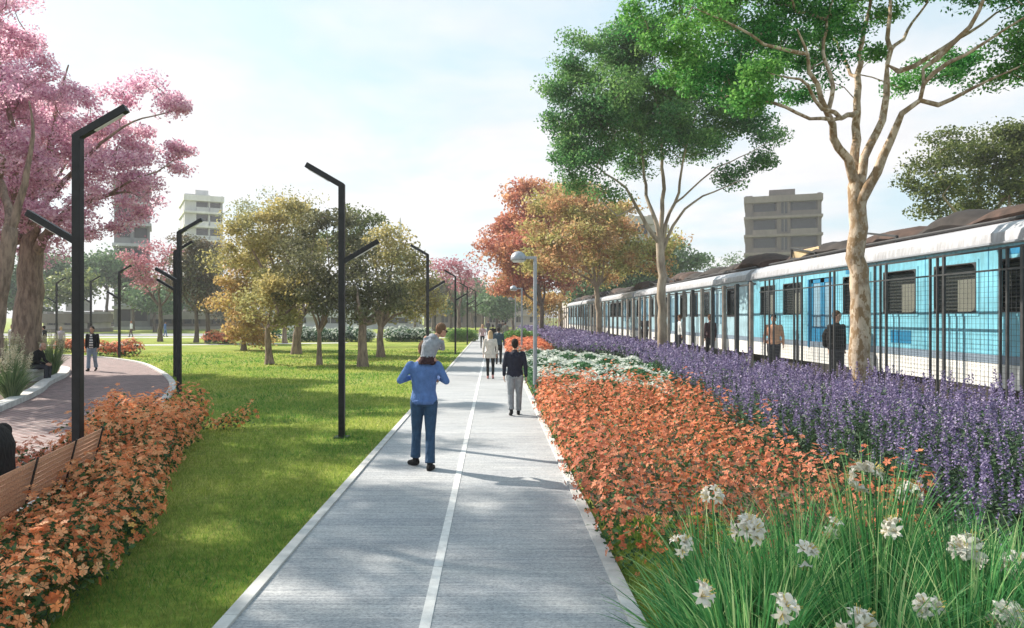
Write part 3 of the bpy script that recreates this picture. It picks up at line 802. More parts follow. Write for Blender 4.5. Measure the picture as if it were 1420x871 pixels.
# ================================================================ TREES
class Skel:
    def __init__(s, seed): s.P = []; s.par = []; s.rm = []; s.rg = np.random.default_rng(seed); s.ok = []
    def node(s, p, par, r, ok=True): s.P.append(np.array(p, float)); s.par.append(par); s.rm.append(r); s.ok.append(ok); return len(s.P)-1
    def limb(s, pts, r0, r1, par=-1, ok=True, seg=.25, wob=.03):
        c = smooth_curve(pts, 6); L = [0]
        for i in range(1, len(c)): L.append(L[-1]+np.linalg.norm(c[i]-c[i-1]))
        n = max(2, int(L[-1]/seg)); ids = []
        for k in range(0 if par < 0 else 1, n+1):
            d = L[-1]*k/n; i = min(np.searchsorted(L, d), len(c)-1); i = max(i,1)
            t = (d-L[i-1])/(L[i]-L[i-1]+1e-9); p = c[i-1]*(1-t)+c[i]*t
            p = p+(s.rg.normal(size=3)*wob if 0 < k < n else 0)
            par = s.node(p, par, r0+(r1-r0)*k/n, ok); ids.append(par)
        return ids
    def attach(s, targets, tip=.006, seg=.3, zmin=-1e9, sag=.12):
        root = np.array(s.P[0]); T = sorted(targets, key=lambda t: np.linalg.norm(np.array(t)-s.P[0]))
        cap = len(s.P)+len(T)*40; A = np.full((cap,3), 1e9); m = len(s.P)
        for i in range(m):
            if s.ok[i]: A[i] = s.P[i]
        D = np.zeros(cap)
        for t in T:
            t = np.array(t); d = A[:m]-t; dist = np.sqrt((d**2).sum(1))
            dz = (A[:m,2]-t[2]); cost = dist+np.maximum(dz,0)*.8
            j = int(cost.argmin()); p0 = s.P[j]; L = np.linalg.norm(t-p0)
            if L < .05: continue
            pj = s.par[j]; dirp = unit(p0-s.P[pj]) if pj >= 0 else np.array([0,0,1.])
            ctrl = p0+dirp*L*.35+np.array([0,0,sag*L*.5]); k = max(1, int(L/seg)); par = j
            for q in range(1, k+1):
                u = q/k; p = (1-u)**2*p0+2*u*(1-u)*ctrl+u*u*t
                if q < k: p = p+s.rg.normal(size=3)*.035*L**.5
                par = s.node(p, par, tip)
                if m < cap: A[m] = p; m += 1
    def mesh(s, name, mat, parent, expo=2.35, nmin=5, nbig=12, tip=.006, scale=1.0):
        n = len(s.P); acc = np.zeros(n); kids = [[] for _ in range(n)]
        for i in range(n-1, -1, -1):
            if acc[i] == 0: acc[i] = tip**expo
            if s.par[i] >= 0: acc[s.par[i]] += acc[i]; kids[s.par[i]].append(i)
        r = np.maximum(acc**(1/expo)*scale, np.array(s.rm)); r = np.minimum(r, np.where(np.array(s.rm) > .02, np.array(s.rm)*1.15, r))
        # chains
        mb = MB(); start = [(0, None)]; 
        while start:
            i, p = start.pop(); ch = [] if p is None else [p]; ch.append(i)
            while kids[i]:
                ks = sorted(kids[i], key=lambda k: -r[k]); i2 = ks[0]
                for k in ks[1:]: start.append((k, i))
                ch.append(i2); i = i2
            if len(ch) < 2: continue
            rr = [r[k] for k in ch]
            if p is not None: rr[0] = min(r[p]*.8, rr[1]*1.15)
            nn = nbig if max(rr) > .07 else (7 if max(rr) > .025 else (4 if nmin < 5 else 5))
            mb.tube([s.P[k] for k in ch], rr, nn, cap=False)
        me = bpy.data.meshes.new(name)
        V = np.array(mb.v); Fq = np.array(mb.f)
        return mesh_np(name, V, [Fq], mat, parent, smooth=True)

def crown_targets(rg, clumps, dens):
    """clumps: (centre, (rx,ry,rz)); points spread mostly in the outer shell"""
    out = []
    for c, rr in clumps:
        rr = np.array(rr, float); n = max(4, int(dens*rr[0]*rr[1]*rr[2]*4.2))
        d = unit(rg.normal(size=(n,3))); rad = rg.random((n,1))**.42
        out.append(np.array(c)+d*rad*rr)
    return np.concatenate(out)
def leaves(rg, T, nper, spread, size, aspect=.55, flat=.55, up=.05):
    n = len(T); k = (nper*rg.uniform(.5,1.4,n)).astype(int); Q = np.repeat(T, k, 0)
    sp = np.repeat(spread*rg.uniform(.7,1.3,n), k)[:,None]
    G = rg.normal(size=Q.shape); gl = np.linalg.norm(G, axis=1, keepdims=True); G *= np.minimum(1, 2.1/gl)
    Q = Q+G*sp*np.array([1,1,flat]); return leaf_quads(rg, Q, size, aspect, up)

def tree(name, label, base, limbs, clumps, leafmat, barkmat, seed, dens=8, nper=120, spread=.24, size=.08, tip=.006, group=None, flare=1.3, ok_from=1, scale=1.0, cat='tree', seg=.3, extra=None):
    """limbs: list of (points world, r0, r1, parent limb idx or -1, parent fraction)"""
    rg = np.random.default_rng(seed); sk = Skel(seed); base = np.array(base, float)
    e = empty(name, base, 0, label, cat, group); ids = []
    for i, (pts, r0, r1, par, fr) in enumerate(limbs):
        pts = [np.array(p, float)-base for p in pts]
        pi = -1
        if par >= 0:
            pid = ids[par]; pi = pid[min(len(pid)-1, int(fr*(len(pid)-1)))]
            pts = [sk.P[pi]]+pts
        ids.append(sk.limb(pts, r0, r1*(.4 if (par >= 0 and Y < 28 and name in ('broadleaf_tree','pink_tree')) else 1), pi, i >= ok_from, seg=seg*.8, wob=.012+.015*min(1, size*6)))
    # root flare
    for i in range(len(ids[0])):
        z = sk.P[ids[0][i]][2]
        if z < .8: sk.rm[ids[0][i]] *= 1+(flare-1)*(1-z/.8)**2
    cl = [(np.array(c)-base, r) for c, r in clumps]
    T = crown_targets(rg, cl, dens); sk.attach(T, tip, seg)
    sk.mesh('trunk', M[barkmat], e, tip=tip, scale=scale)
    ac = Acc(); V, Fc = leaves(rg, T, nper, spread, size); ac.add(V, Fc)
    if extra: 
        for (mat2, nper2, size2, cnt) in extra:
            a2 = Acc(); TT = T[rg.random(len(T)) < cnt]; V, Fc = leaves(rg, TT, nper2, spread, size2); a2.add(V, Fc); a2.build('blossom', M[mat2], e)
    ac.build('crown', M[leafmat], e)
    return e
def C(px, py, Y, rx, ry=None, dy=0, ryd=None):
    """crown clump from picture position/size at distance Y+dy; radii in pixels -> metres"""
    y = Y+dy; ry = ry or rx; return (W(px, py, y), (rx*y/F, (ryd if ryd else (rx+ry)/2*1.1)*y/F, ry*y/F))

# ---- nearest tree in the salvia bed
Y = 12.3; w = lambda px, py, dy=0: W(px, py, Y+dy)
b = w(1196,0); b[2] = 0
limbs = [
 ([b, w(1195,540), w(1191,470), w(1194,420), w(1190,360), w(1191,310), w(1187,258)], .185, .135, -1, 0),
 ([w(1178,225,-.1), w(1158,190,-.3), w(1146,150,-.5), w(1128,112,-.7), w(1120,80,-.8), w(1105,40,-1)], .085, .035, 0, 1),
 ([w(1186,222,.2), w(1187,180,.4), w(1190,120,.5), w(1192,70,.7), w(1204,20,.9), w(1212,-40,1)], .088, .04, 0, 1),
 ([w(1200,215,0), w(1220,175,.1), w(1229,145,.2), w(1231,90,.2), w(1232,20,.4), w(1238,-50,.6)], .082, .04, 0, .98),
 ([w(1203,258,-.2), w(1220,232,-.4), w(1238,190,-.6), w(1250,158,-.8), w(1277,138,-.9), w(1280,95,-1)], .10, .06, 0, .90),
 ([w(1170,163,-.7), w(1150,166,-.9), w(1110,162,-1.1), w(1078,142,-1.3), w(1035,140,-1.5)], .055, .025, 2, .35),
 ([w(1128,140,-1.1), w(1118,115,-1.2), w(1085,108,-1.5), w(1060,100,-1.6)], .04, .02, 5, .45),
 ([w(1300,145,-.9), w(1330,132,-.9), w(1360,120,-1), w(1390,105,-1.2), w(1430,85,-1.4)], .045, .018, 4, .83),
 ([w(1310,70,-1.1), w(1345,35,-1.3), w(1365,-10,-1.4), w(1385,-60,-1.5)], .052, .03, 4, 1),
 ([w(1248,98,.1), w(1285,82,0), w(1325,55,-.1), w(1370,28,-.2), w(1420,0,-.3)], .05, .02, 3, .55),
 ([w(1300,98,-1.3), w(1345,72,-1.6), w(1395,40,-1.9), w(1450,10,-2.2)], .042, .018, 4, .95),
 ([w(1245,60,.4), w(1262,35,.6), w(1285,0,.8), w(1300,-40,1)], .035, .018, 3, .6),
 ([w(1155,110,-.3), w(1140,75,-.1), w(1150,20,.3), w(1160,-40,.5)], .04, .025, 1, .5),
 ([w(1186,110,1), w(1160,60,1.8), w(1130,0,2.4)], .04, .02, 2, .5),
 ([w(1060,60,-1.4), w(1010,30,-1.6), w(960,10,-1.8)], .035, .02, 1, .85),
]
cl = [C(900,12,Y,46,40), C(935,60,Y,42,34,-.5), C(975,95,Y,44,32,-.6), C(1010,60,Y,55,48,0), C(1060,105,Y,58,34,-.6), C(1085,50,Y,62,50,.3),
      C(1130,85,Y,45,30,.5), C(1150,25,Y,52,40,.8), C(1000,-10,Y,70,45,.5), C(1100,-30,Y,80,45,.3), C(945,105,Y,28,22,0), C(1045,135,Y,32,18,-1), C(985,125,Y,32,18,.4),
      C(1195,-20,Y,60,34,1), C(1290,-45,Y,80,32,.5), C(1220,20,Y,18,14,1), C(1345,-22,Y,60,28,-.4),
      C(1395,112,Y,38,20,-.6), C(1400,75,Y,34,20,-1), C(1430,40,Y,38,30,-1.2), C(1460,90,Y,50,40,-1.2), C(1440,0,Y,60,30,-1), C(1290,98,Y,42,26,1.6), C(1255,120,Y,18,12,1.5),C(1330,90,Y,20,20,1.8),
      C(1110,130,Y,20,12,.8),C(1040,142,Y,26,14,-1.5),C(1062,104,Y,26,16,-1.6),C(965,15,Y,40,26,-1.7), C(1205,72,Y,12,8,1), C(905,-70,Y,60,50,0),C(1010,-100,Y,90,60,.5),C(1160,-110,Y,100,60,0),C(1320,-110,Y,100,50,0)]
tree('broadleaf_tree','large tree with pale mottled trunk rising from the salvia, nearest tree on the right', b, limbs, cl, 'leaf_hero', 'bark_pale', 3,
     dens=19, nper=240, spread=.155, size=.062, tip=.005)
# ---- second tree
Y = 27.0; b = w(917,0); b[2] = 0
limbs = [
 ([b, w(919,470), w(917,420), w(918,380), w(915,338)], .20, .15, -1, 0),
 ([w(900,320,-.2), w(885,290,-.5), w(868,262,-.8), w(840,240,-1), w(812,222,-1)], .09, .03, 0, 1),
 ([w(908,300,0), w(897,270,.4), w(893,235,.6), w(888,190,.8), w(870,150,1)], .09, .04, 0, 1),
 ([w(917,300,.2), w(921,260,0), w(917,215,0), w(914,160,.2), w(905,110,.2)], .10, .04, 0, 1),
 ([w(926,300,.2), w(940,275,0), w(944,240,-.4), w(950,205,-.6), w(965,160,-.6)], .085, .03, 0, .98),
 ([w(935,310,.2), w(955,285,-.2), w(985,268,-.5), w(1005,258,-.6), w(1035,248,-.8)], .075, .025, 0, .95),
 ([w(985,240,-.9), w(1010,225,-1), w(1045,210,-1.2), w(1070,195,-1.3)], .04, .02, 4, .4),
 ([w(855,298,-1), w(835,280,-1.2), w(820,262,-1.4)], .04, .02, 1, .35),
]
cl = [C(800,75,Y,32,30), C(783,115,Y,28,38), C(845,80,Y,40,40,1), C(890,60,Y,46,42,0), C(800,170,Y,40,42), C(850,140,Y,52,48,-1), C(905,130,Y,55,50,1), C(950,110,Y,40,45,0),
      C(785,215,Y,28,32,.5), C(830,215,Y,42,32,-.8), C(880,195,Y,42,36,1), C(940,180,Y,48,36,-.8), C(990,180,Y,36,28,.5), C(800,255,Y,26,20,.5), C(845,262,Y,22,14,-1),
      C(1030,170,Y,38,24,0), C(1065,195,Y,26,22,-1), C(1012,245,Y,34,16,-.5), C(1055,222,Y,12,10,-.6), C(870,235,Y,26,18,1.5), C(960,215,Y,26,14,1), C(1000,140,Y,40,30,.6)]
tree('broadleaf_tree','tall dark green tree with slender forked trunk, second on the right beside the train', b, limbs, cl, 'leaf_mid', 'bark_mid', 4,
     dens=4.2, nper=270, spread=.29, size=.11, tip=.008, seg=.5)

# ---- generic tree from a few numbers
def gtree(name, label, tx, Y, rtrunk, fork_py, cl, leafmat, barkmat, seed, dens=2.5, nper=130, spread=.4, size=.17, group=None, nl=5, base_py=None, lean=0, tip=.01, **kw):
    rg = np.random.default_rng(seed*7+1); b = W(tx, 0, Y); b[2] = 0
    rtrunk *= .8; f = W(tx+lean, fork_py, Y); limbs = [([b, b*.6+f*.4+rg.normal(size=3)*.03*f[2]*np.array([1,1,0]), f], rtrunk, rtrunk*.72, -1, 0)]
    cc = sorted(cl, key=lambda c: -c[1][0])[:nl]
    for c, r in cc:
        c = np.array(c); mid = f*.5+c*.5+rg.normal(size=3)*.25; mid[2] = f[2]*.55+c[2]*.45
        limbs.append(([mid, c+rg.normal(size=3)*.2], rtrunk*.5, rtrunk*.16, 0, 1))
    return tree(name, label, b, limbs, cl, leafmat, barkmat, seed, dens=dens, nper=nper, spread=spread, size=size, group=group, tip=tip, seg=.6, **kw)

# tree beyond the train on the right
Y = 32
gtree('broadleaf_tree','dark olive tree rising behind the train roof at the right edge', 1352, Y, .3, 330,
      [C(1290,225,Y,26,30),C(1320,205,Y,34,30),C(1360,215,Y,36,32,1),C(1395,205,Y,34,34),C(1275,258,Y,24,20),C(1310,262,Y,36,26,-1),C(1360,265,Y,42,28),C(1410,255,Y,44,40),C(1300,290,Y,26,16),C(1345,290,Y,30,14,1),C(1385,182,Y,22,12),C(1440,220,Y,40,50)],
      'leaf_darkgreen','bark_mid', 50, dens=2.4, nper=170, spread=.34, size=.15)
# ---- row along the train, beyond
Y = 44
gtree('autumn_tree','olive and orange autumn tree with straight grey trunk, third tree along the train fence', 827, Y, .25, 400,
      [C(790,285,Y,40,26),C(760,275,Y,26,22,2),C(830,300,Y,46,26,-1),C(870,325,Y,40,24,1),C(900,350,Y,34,18),C(800,330,Y,44,26,-2),C(760,330,Y,34,26,1),C(845,355,Y,46,22,-1),C(775,368,Y,36,20,-1),C(895,378,Y,26,14),C(740,360,Y,24,18),C(920,335,Y,18,14),C(830,385,Y,36,12,1)],
      'leaf_autumn','bark_mid', 51, dens=1.15, nper=170, spread=.5, size=.21, nl=7)
Y = 60
gtree('autumn_tree','red autumn tree with dark trunk to the right of the path', 751, Y, .30, 425,
      [C(720,275,Y,22,22),C(735,300,Y,30,28),C(705,320,Y,28,26,2),C(690,350,Y,26,20),C(725,345,Y,38,30,-1),C(755,330,Y,34,34,1),C(715,380,Y,34,24),C(750,375,Y,34,26,1),C(700,400,Y,20,12),C(770,390,Y,24,16,1),C(735,262,Y,14,10)],
      'leaf_red','bark_dark', 52, dens=.85, nper=170, spread=.6, size=.27, nl=7)
Y = 66
gtree('autumn_tree','golden autumn tree with crooked pale trunk between the red tree and the train', 777, Y, .30, 420,
      [C(765,280,Y,34,24),C(800,270,Y,30,20),C(790,310,Y,38,26),C(820,300,Y,36,24,1),C(760,420,Y,26,18,-3),C(735,410,Y,22,16,-2),C(800,345,Y,36,24),C(850,290,Y,26,18)],
      'leaf_gold','bark_mid', 53, dens=.7, nper=150, spread=.6, size=.27)
Y = 82
gtree('green_tree','mid green tree behind the train fence, below the autumn crowns', 880, Y, .35, 430,
      [C(850,390,Y,36,24),C(890,375,Y,44,26),C(930,365,Y,30,26),C(820,410,Y,34,20),C(870,410,Y,40,18),C(800,400,Y,26,18),C(960,362,Y,24,14),C(905,350,Y,30,18)],
      'leaf_bank','bark_dark', 54, dens=.45, nper=150, spread=.8, size=.36)
gtree('bare_tree','small pale leafless-looking tree beyond the train roof, left of the right-hand tower block', 1012, 120, .25, 400,
      [C(1008,362,120,20,10),C(990,370,120,14,6),C(1022,372,120,12,8)], 'leaf_bank','bark_dark', 55, dens=.12, nper=60, spread=.9, size=.4)

# ---- clump of trees on the lawn
gtree('lawn_tree','golden yellow tree at the left of the clump, crown almost touching the ground', 338, 46, .22, 470,
      [C(330,400,46,30,26),C(345,365,46,30,22,1),C(315,430,46,22,22),C(345,440,46,34,24,-1),C(325,455,46,26,16),C(370,410,46,28,26,1),C(355,470,46,18,10)],
      'leaf_gold','bark_brown', 60, dens=1.6, nper=180, spread=.42, size=.19)
gtree('lawn_tree','tall pale olive tree behind the golden tree in the lawn clump', 411, 41, .34, 440,
      [C(340,330,41,34,26),C(375,300,41,34,24,1),C(410,300,41,30,24),C(320,360,41,24,24,1),C(370,345,41,40,30,2),C(415,345,41,36,30,1),C(340,305,41,20,14),C(385,380,41,34,24),C(430,380,41,26,24)],
      'leaf_olive','bark_brown', 61, dens=1.5, nper=170, spread=.42, size=.18, lean=4)
gtree('lawn_tree','faint pale tree showing its thin top behind the lawn clump', 395, 58, .25, 430,
      [C(350,285,58,24,12),C(385,278,58,28,12),C(420,288,58,24,12),C(340,300,58,22,14),C(400,300,58,36,16)],
      'leaf_paleolive','bark_brown', 62, dens=.7, nper=70, spread=.6, size=.2)
gtree('lawn_tree','olive tree on a thick leaning trunk, front left of the lawn clump', 374, 32, .20, 455,
      [C(370,410,32,34,22),C(400,425,32,36,22,1),C(350,425,32,24,18),C(385,390,32,36,22,1),C(420,400,32,30,24),C(395,445,32,30,10)],
      'leaf_olive','bark_brown', 63, dens=2.4, nper=150, spread=.32, size=.15, lean=-3, flare=1.5)
gtree('lawn_tree','dark olive tree with slim forked trunk just left of the lawn lamp post', 443, 31.5, .15, 462,
      [C(425,330,31.5,30,28,2),C(455,312,31.5,34,22,2),C(480,345,31.5,30,28,1),C(435,370,31.5,36,26),C(470,385,31.5,36,26),C(415,400,31.5,30,24,1),C(450,420,31.5,46,22),C(490,415,31.5,26,22,1),C(435,300,31.5,20,12,2)],
      'leaf_dark','bark_brown', 64, dens=2.3, nper=160, spread=.32, size=.15, nl=7)
gtree('lawn_tree','dark low tree with thick reddish trunk right of the lawn lamp post', 503, 30.5, .28, 450,
      [C(500,400,30.5,34,22),C(530,405,30.5,30,24,1),C(485,425,30.5,28,18,-.5),C(520,430,30.5,34,16),C(550,420,30.5,26,18,1),C(510,380,30.5,28,18,1),C(545,390,30.5,24,18)],
      'leaf_dark','bark_brown', 65, dens=2.5, nper=150, spread=.32, size=.15, flare=1.2)
gtree('lawn_tree','golden green tree with forked trunk at the right end of the lawn clump', 528, 38, .26, 455,
      [C(545,350,38,28,22),C(575,370,38,24,24),C(520,345,38,28,24,1),C(560,400,38,32,26),C(590,395,38,16,22),C(575,430,38,26,20),C(540,425,38,28,18,1),C(500,350,38,24,24),C(535,325,38,18,12),C(600,420,38,14,16)],
      'leaf_olive','bark_brown', 66, dens=1.9, nper=170, spread=.38, size=.17, nl=7)
gtree('lawn_tree','slim tree with grey trunk standing behind the middle of the lawn clump', 409+2, 47, .2, 450,
      [C(470,330,47,24,20),C(500,325,47,22,22),C(520,310,47,18,14),C(455,345,47,26,22),C(490,300,47,14,10)], 'leaf_darkgreen','bark_dark', 67, dens=1.2, nper=150, spread=.45, size=.2)
# ---- brownish trees left of the clump
gtree('park_tree','brownish park tree behind the lamp pair, right one of two', 288, 60, .26, 430,
      [C(280,365,60,28,22),C(300,385,60,22,22),C(265,385,60,24,20),C(290,345,60,20,14),C(285,410,60,28,14)], 'leaf_brown','bark_dark', 70, dens=.9, nper=130, spread=.6, size=.24)
gtree('park_tree','brownish park tree behind the lamp pair, left one of two', 272, 60, .24, 432,
      [C(258,360,60,24,22),C(245,390,60,22,18),C(268,400,60,22,16),C(262,335,60,16,10),C(278,425,60,16,8)], 'leaf_brown','bark_dark', 71, dens=.9, nper=130, spread=.6, size=.24)
gtree('pink_tree','small pink blossoming tree across the lawn, right of the big pink tree', 222, 62, .26, 425,
      [C(200,375,62,28,16),C(230,360,62,24,14),C(185,355,62,16,12),C(245,385,62,18,12),C(215,395,62,24,12),C(220,345,62,16,10)], 'leaf_rose','bark_dark', 72, dens=.8, nper=110, spread=.55, size=.22)
gtree('pink_tree','small rose red blossoming tree at the far end of the path, left side', 636, 75, .28, 430,
      [C(632,365,75,22,12),C(650,380,75,20,14),C(618,380,75,14,12),C(642,395,75,20,10),C(608,372,75,8,8)], 'leaf_rose','bark_dark', 73, dens=.7, nper=100, spread=.6, size=.26)
# ---- far banks of trees, each its own tree
far = [(20,105,400,60,'leaf_bank'),(75,110,385,46,'leaf_bank'),(105,96,395,40,'leaf_darkgreen'),(150,108,380,46,'leaf_bank'),(185,112,400,40,'leaf_darkgreen'),(215,100,410,34,'leaf_bank'),
       (250,118,405,34,'leaf_bank'),(320,120,415,36,'leaf_brown'),(600,110,405,28,'leaf_brown'),(625,118,420,24,'leaf_bank'),(668,122,412,24,'leaf_brown'),(690,105,420,22,'leaf_bank'),(712,112,405,24,'leaf_darkgreen'),
       (655,140,405,26,'leaf_bank'),(575,125,410,28,'leaf_bank'),(740,115,410,24,'leaf_darkgreen')]
lbls = ['far green tree behind the big pink trunk at the left edge','far green tree just left of the nearest lamp post','dark far tree behind the nearest lamp post','far green tree right of the nearest lamp post','dark far tree under the small pink tree','far green tree below the small pink tree, near the road',
 'far green tree behind the two brownish trees','far brown tree hidden behind the golden lawn tree','far brown tree just left of the child on the shoulders','small far green tree above the child on the shoulders','far brown tree at the end of the path','far green tree at the very end of the path','dark far tree below the red autumn tree',
 'hazy far tree above the path end','far green tree at the right foot of the lawn clump','dark far tree behind the red autumn trunk']
for i, (px, Y, py, r, mt) in enumerate(far):
    rg = np.random.default_rng(300+i); cl = []
    for k in range(7):
        cl.append(C(px+rg.uniform(-.6,.6)*r, py+rg.uniform(-.5,.45)*r*.9, Y, r*rg.uniform(.4,.6), r*rg.uniform(.35,.5), rg.uniform(-2,2)))
    gtree('far_tree', lbls[i], px, Y, .3, min(430, py+r*.5), cl, mt, 'bark_dark', 310+i, dens=.13, nper=130, spread=1.0, size=.5, nl=3, tip=.02)

# ---- big pink tree and its neighbour
Y = 25.0; b = w(36,0); b[2] = 0; Wd = w
limbs = [
 ([b, w(36,480), w(40,420), w(42,370), w(45,335)], .50, .36, -1, 0),
 ([w(62,330,-.3), w(85,300,-.6), w(110,285,-1), w(150,270,-1.2), w(185,268,-1.4)], .20, .06, 0, .88),
 ([w(40,300,.2), w(52,250,.5), w(70,200,.6), w(80,140,.8), w(95,90,.9)], .22, .06, 0, 1),
 ([w(28,300,0), w(20,250,-.2), w(18,190,-.4), w(5,120,-.5), w(-5,60,-.5)], .20, .06, 0, 1),
 ([w(60,290,-.8), w(90,250,-1.2), w(120,220,-1.6), w(150,190,-1.8), w(190,165,-1.8), w(225,158,-1.8)], .13, .035, 0, .97),
 ([w(0,300,.5), w(-40,270,.8), w(-80,220,1)], .15, .05, 0, .95),
 ([w(190,245,-2), w(215,240,-2), w(240,222,-2)], .05, .02, 1, .8),
 ([w(150,225,-1.4), w(165,200,-1.2), w(190,185,-1)], .05, .02, 4, .5),
]
cl = [C(60,100,Y,40,26),C(20,60,Y,38,30,1),C(-20,30,Y,50,36),C(100,130,Y,44,26,-1),C(10,130,Y,50,40,-1),C(60,170,Y,56,40,1),C(130,170,Y,44,30,0),C(175,140,Y,34,18,-1),C(225,130,Y,34,14,-1.5),C(245,150,Y,18,8,-1.5),C(205,115,Y,24,10,-1),
      C(-10,200,Y,60,50,0),C(40,230,Y,54,44,-2),C(100,220,Y,50,40,0),C(150,225,Y,44,34,-2),C(195,225,Y,34,24,-1),C(235,230,Y,26,14,-1.5),C(250,210,Y,14,10,-1.5),C(150,275,Y,40,26,0),C(190,285,Y,30,24,-1),C(90,285,Y,50,34,-2.5),C(30,300,Y,50,30,-2),
      C(110,325,Y,44,20,0),C(65,350,Y,40,18,2),C(-20,300,Y,60,50,0),C(160,310,Y,28,14,0),C(20,10,Y,30,18),C(-60,120,Y,70,80,0),C(-60,260,Y,70,70,1),C(-30,110,Y,60,50,6),C(40,150,Y,60,50,6),C(100,190,Y,46,40,5),C(-80,180,Y,70,60,6),C(30,240,Y,60,40,6),C(175,255,Y,26,18,-1),C(165,235,Y,26,22,-.5),C(195,205,Y,24,16,-1),C(205,255,Y,22,14,-1.5),C(185,190,Y,24,16,-1)]  # rear clumps deepen the crown, added to shade the plaza
tree('pink_tree','big pink blossoming tree with thick rough trunk at the left, rising from the planting bed', b, limbs, cl, 'leaf_pink', 'bark_brown', 80, dens=3.2, nper=215, spread=.22, size=.11, tip=.013, flare=1.3, seg=.4)
Y = 20.5; b = Wd(-8,0); b = W(-12,0,Y); b[2] = 0
w2 = lambda px, py, dy=0: W(px, py, Y+dy)
limbs = [
 ([b, w2(-10,480), w2(-2,420), w2(6,370), w2(14,320)], .26, .2, -1, 0),
 ([w2(24,290), w2(36,250), w2(45,200), w2(40,140)], .13, .05, 0, 1),
 ([w2(10,280,.5), w2(-5,230,1), w2(-20,160,1)], .14, .05, 0, 1),
 ([w2(-10,350), w2(-50,300), w2(-100,250)], .12, .05, 0, .8)]
cl = [((-16.9,16.6,12),(2.4,2.4,1.5)),((-15.8,17,14.2),(2.2,2.2,1.4)),((-17.3,18.2,10.8),(2.2,2.4,1.3)),((-17.6,14,13),(2.4,2.2,1.5)),((-16.2,15,15.5),(2.2,2.2,1.2)),((-20,26,8.5),(2.6,2.6,1.6)),((-22,29,9.5),(2.6,2.6,1.8)),((-18.5,22.5,8),(1.8,2,1.2)),C(-60,60,Y,70,50),C(-120,160,Y,90,80),C(-40,180,Y,60,60),C(10,120,Y,36,34,1),C(-20,20,Y,40,30),C(-150,60,Y,80,60),C(-100,270,Y,70,40),C(-30,-40,Y,60,40),C(-120,-60,Y,90,60)]  # clumps in world coordinates are unseen crown, added to shade path, lawn and plaza
tree('pink_tree','pink blossoming tree with leaning trunk, cut by the left picture edge', b, limbs, cl, 'leaf_pink', 'bark_brown', 81, dens=2.1, nper=170, spread=.22, size=.11, tip=.013, seg=.4)
# ================================================================ TRAIN, FENCE, BUILDINGS
def m_paint(name, c, c2=None, rough=.35):
    m, nt, bs = nt_new(name); p = geom_pos(nt)
    f = noise(nt, 1.3, 6, geom_pos(nt, (1,.5,1.5)), .65); f2 = noise(nt, 14, 5, geom_pos(nt, (1,1,.15)), .6)
    col = ramp(nt, f, [(.35, tuple(k*.82 for k in c)), (.65, tuple(min(1,k*1.12) for k in c))])
    col = mixc(nt, .65, col, ramp(nt, f2, [(.35,(.62,.60,.57)),(.62,(1.12,1.12,1.12))]), 'MULTIPLY')
    nt.links.new(col, bs.inputs['Base Color']); bs.inputs['Roughness'].default_value = rough
    return m
M['train_blue'] = m_paint('train_blue', (.17,.45,.57))
M['train_lightblue'] = m_paint('train_lightblue', (.33,.50,.58))
M['train_deep'] = m_paint('train_deep', (.02,.19,.36))
M['train_white'] = m_paint('train_white', (.70,.70,.68), rough=.5)
M['train_roof'] = m_paint('train_roof', (.46,.47,.51), rough=.45)
M['train_grey'] = m_paint('train_grey', (.20,.26,.33))
M['rubber'] = simple('rubber', (.03,.03,.033), .6)
M['under'] = simple('under', (.035,.03,.028), .8, 0, .4, 6, .4)
M['roof_gear'] = simple('roof_gear', (.03,.024,.022), .85, 0, .55, 3, .5)
M['roof_rust'] = simple('roof_rust', (.06,.035,.027), .85, 0, .5, 4, .5)
M['roof_tan'] = simple('roof_tan', (.52,.40,.24), .7, 0, .25, 3, .2)
M['cream'] = simple('cream', (.68,.60,.50), .6, 0, .1, 3, 0)
def m_blind():
    m, nt, bs = nt_new('blind'); p = geom_pos(nt)
    wv = nt.nodes.new('ShaderNodeTexWave'); wv.bands_direction = 'Z'; wv.inputs['Scale'].default_value = 5.0; nt.links.new(p, wv.inputs['Vector'])
    nt.links.new(ramp(nt, wv.outputs['Fac'], [(.3,(.012,.012,.014)),(.7,(.10,.085,.07))]), bs.inputs['Base Color']); bs.inputs['Roughness'].default_value = .6
    bump(nt, bs, wv.outputs['Fac'], .6, .02); return m
M['blind'] = m_blind()
def m_glass():
    m, nt, bs = nt_new('glass'); bs.inputs['Base Color'].default_value = (.02,.03,.035,1); bs.inputs['Roughness'].default_value = .05
    bs.inputs['Specular IOR Level'].default_value = .6
    tr = nt.nodes.new('ShaderNodeBsdfTransparent'); tr.inputs[0].default_value = (.85,.88,.88,1)
    mx = nt.nodes.new('ShaderNodeMixShader'); mx.inputs[0].default_value = .22
    nt.links.new(tr.outputs[0], mx.inputs[1]); nt.links.new(bs.outputs[0], mx.inputs[2]); nt.links.new(mx.outputs[0], nt.nodes['Material Output'].inputs[0]); return m
M['glass'] = m_glass()
M['glass_solid'] = m_paint('glass_solid', (.10,.16,.20), rough=.08)
M['glass_blue'] = m_paint('glass_blue', (.20,.34,.44), rough=.12)
XT = 8.0
def rr(w, h, r, n=5):
    pts = []
    for cx, cy, a0 in ((w/2-r,h/2-r,0),(-w/2+r,h/2-r,90),(-w/2+r,-h/2+r,180),(w/2-r,-h/2+r,270)):
        for k in range(n+1):
            a = R(a0+90*k/n); pts.append((cx+r*math.cos(a), cy+r*math.sin(a)))
    return pts
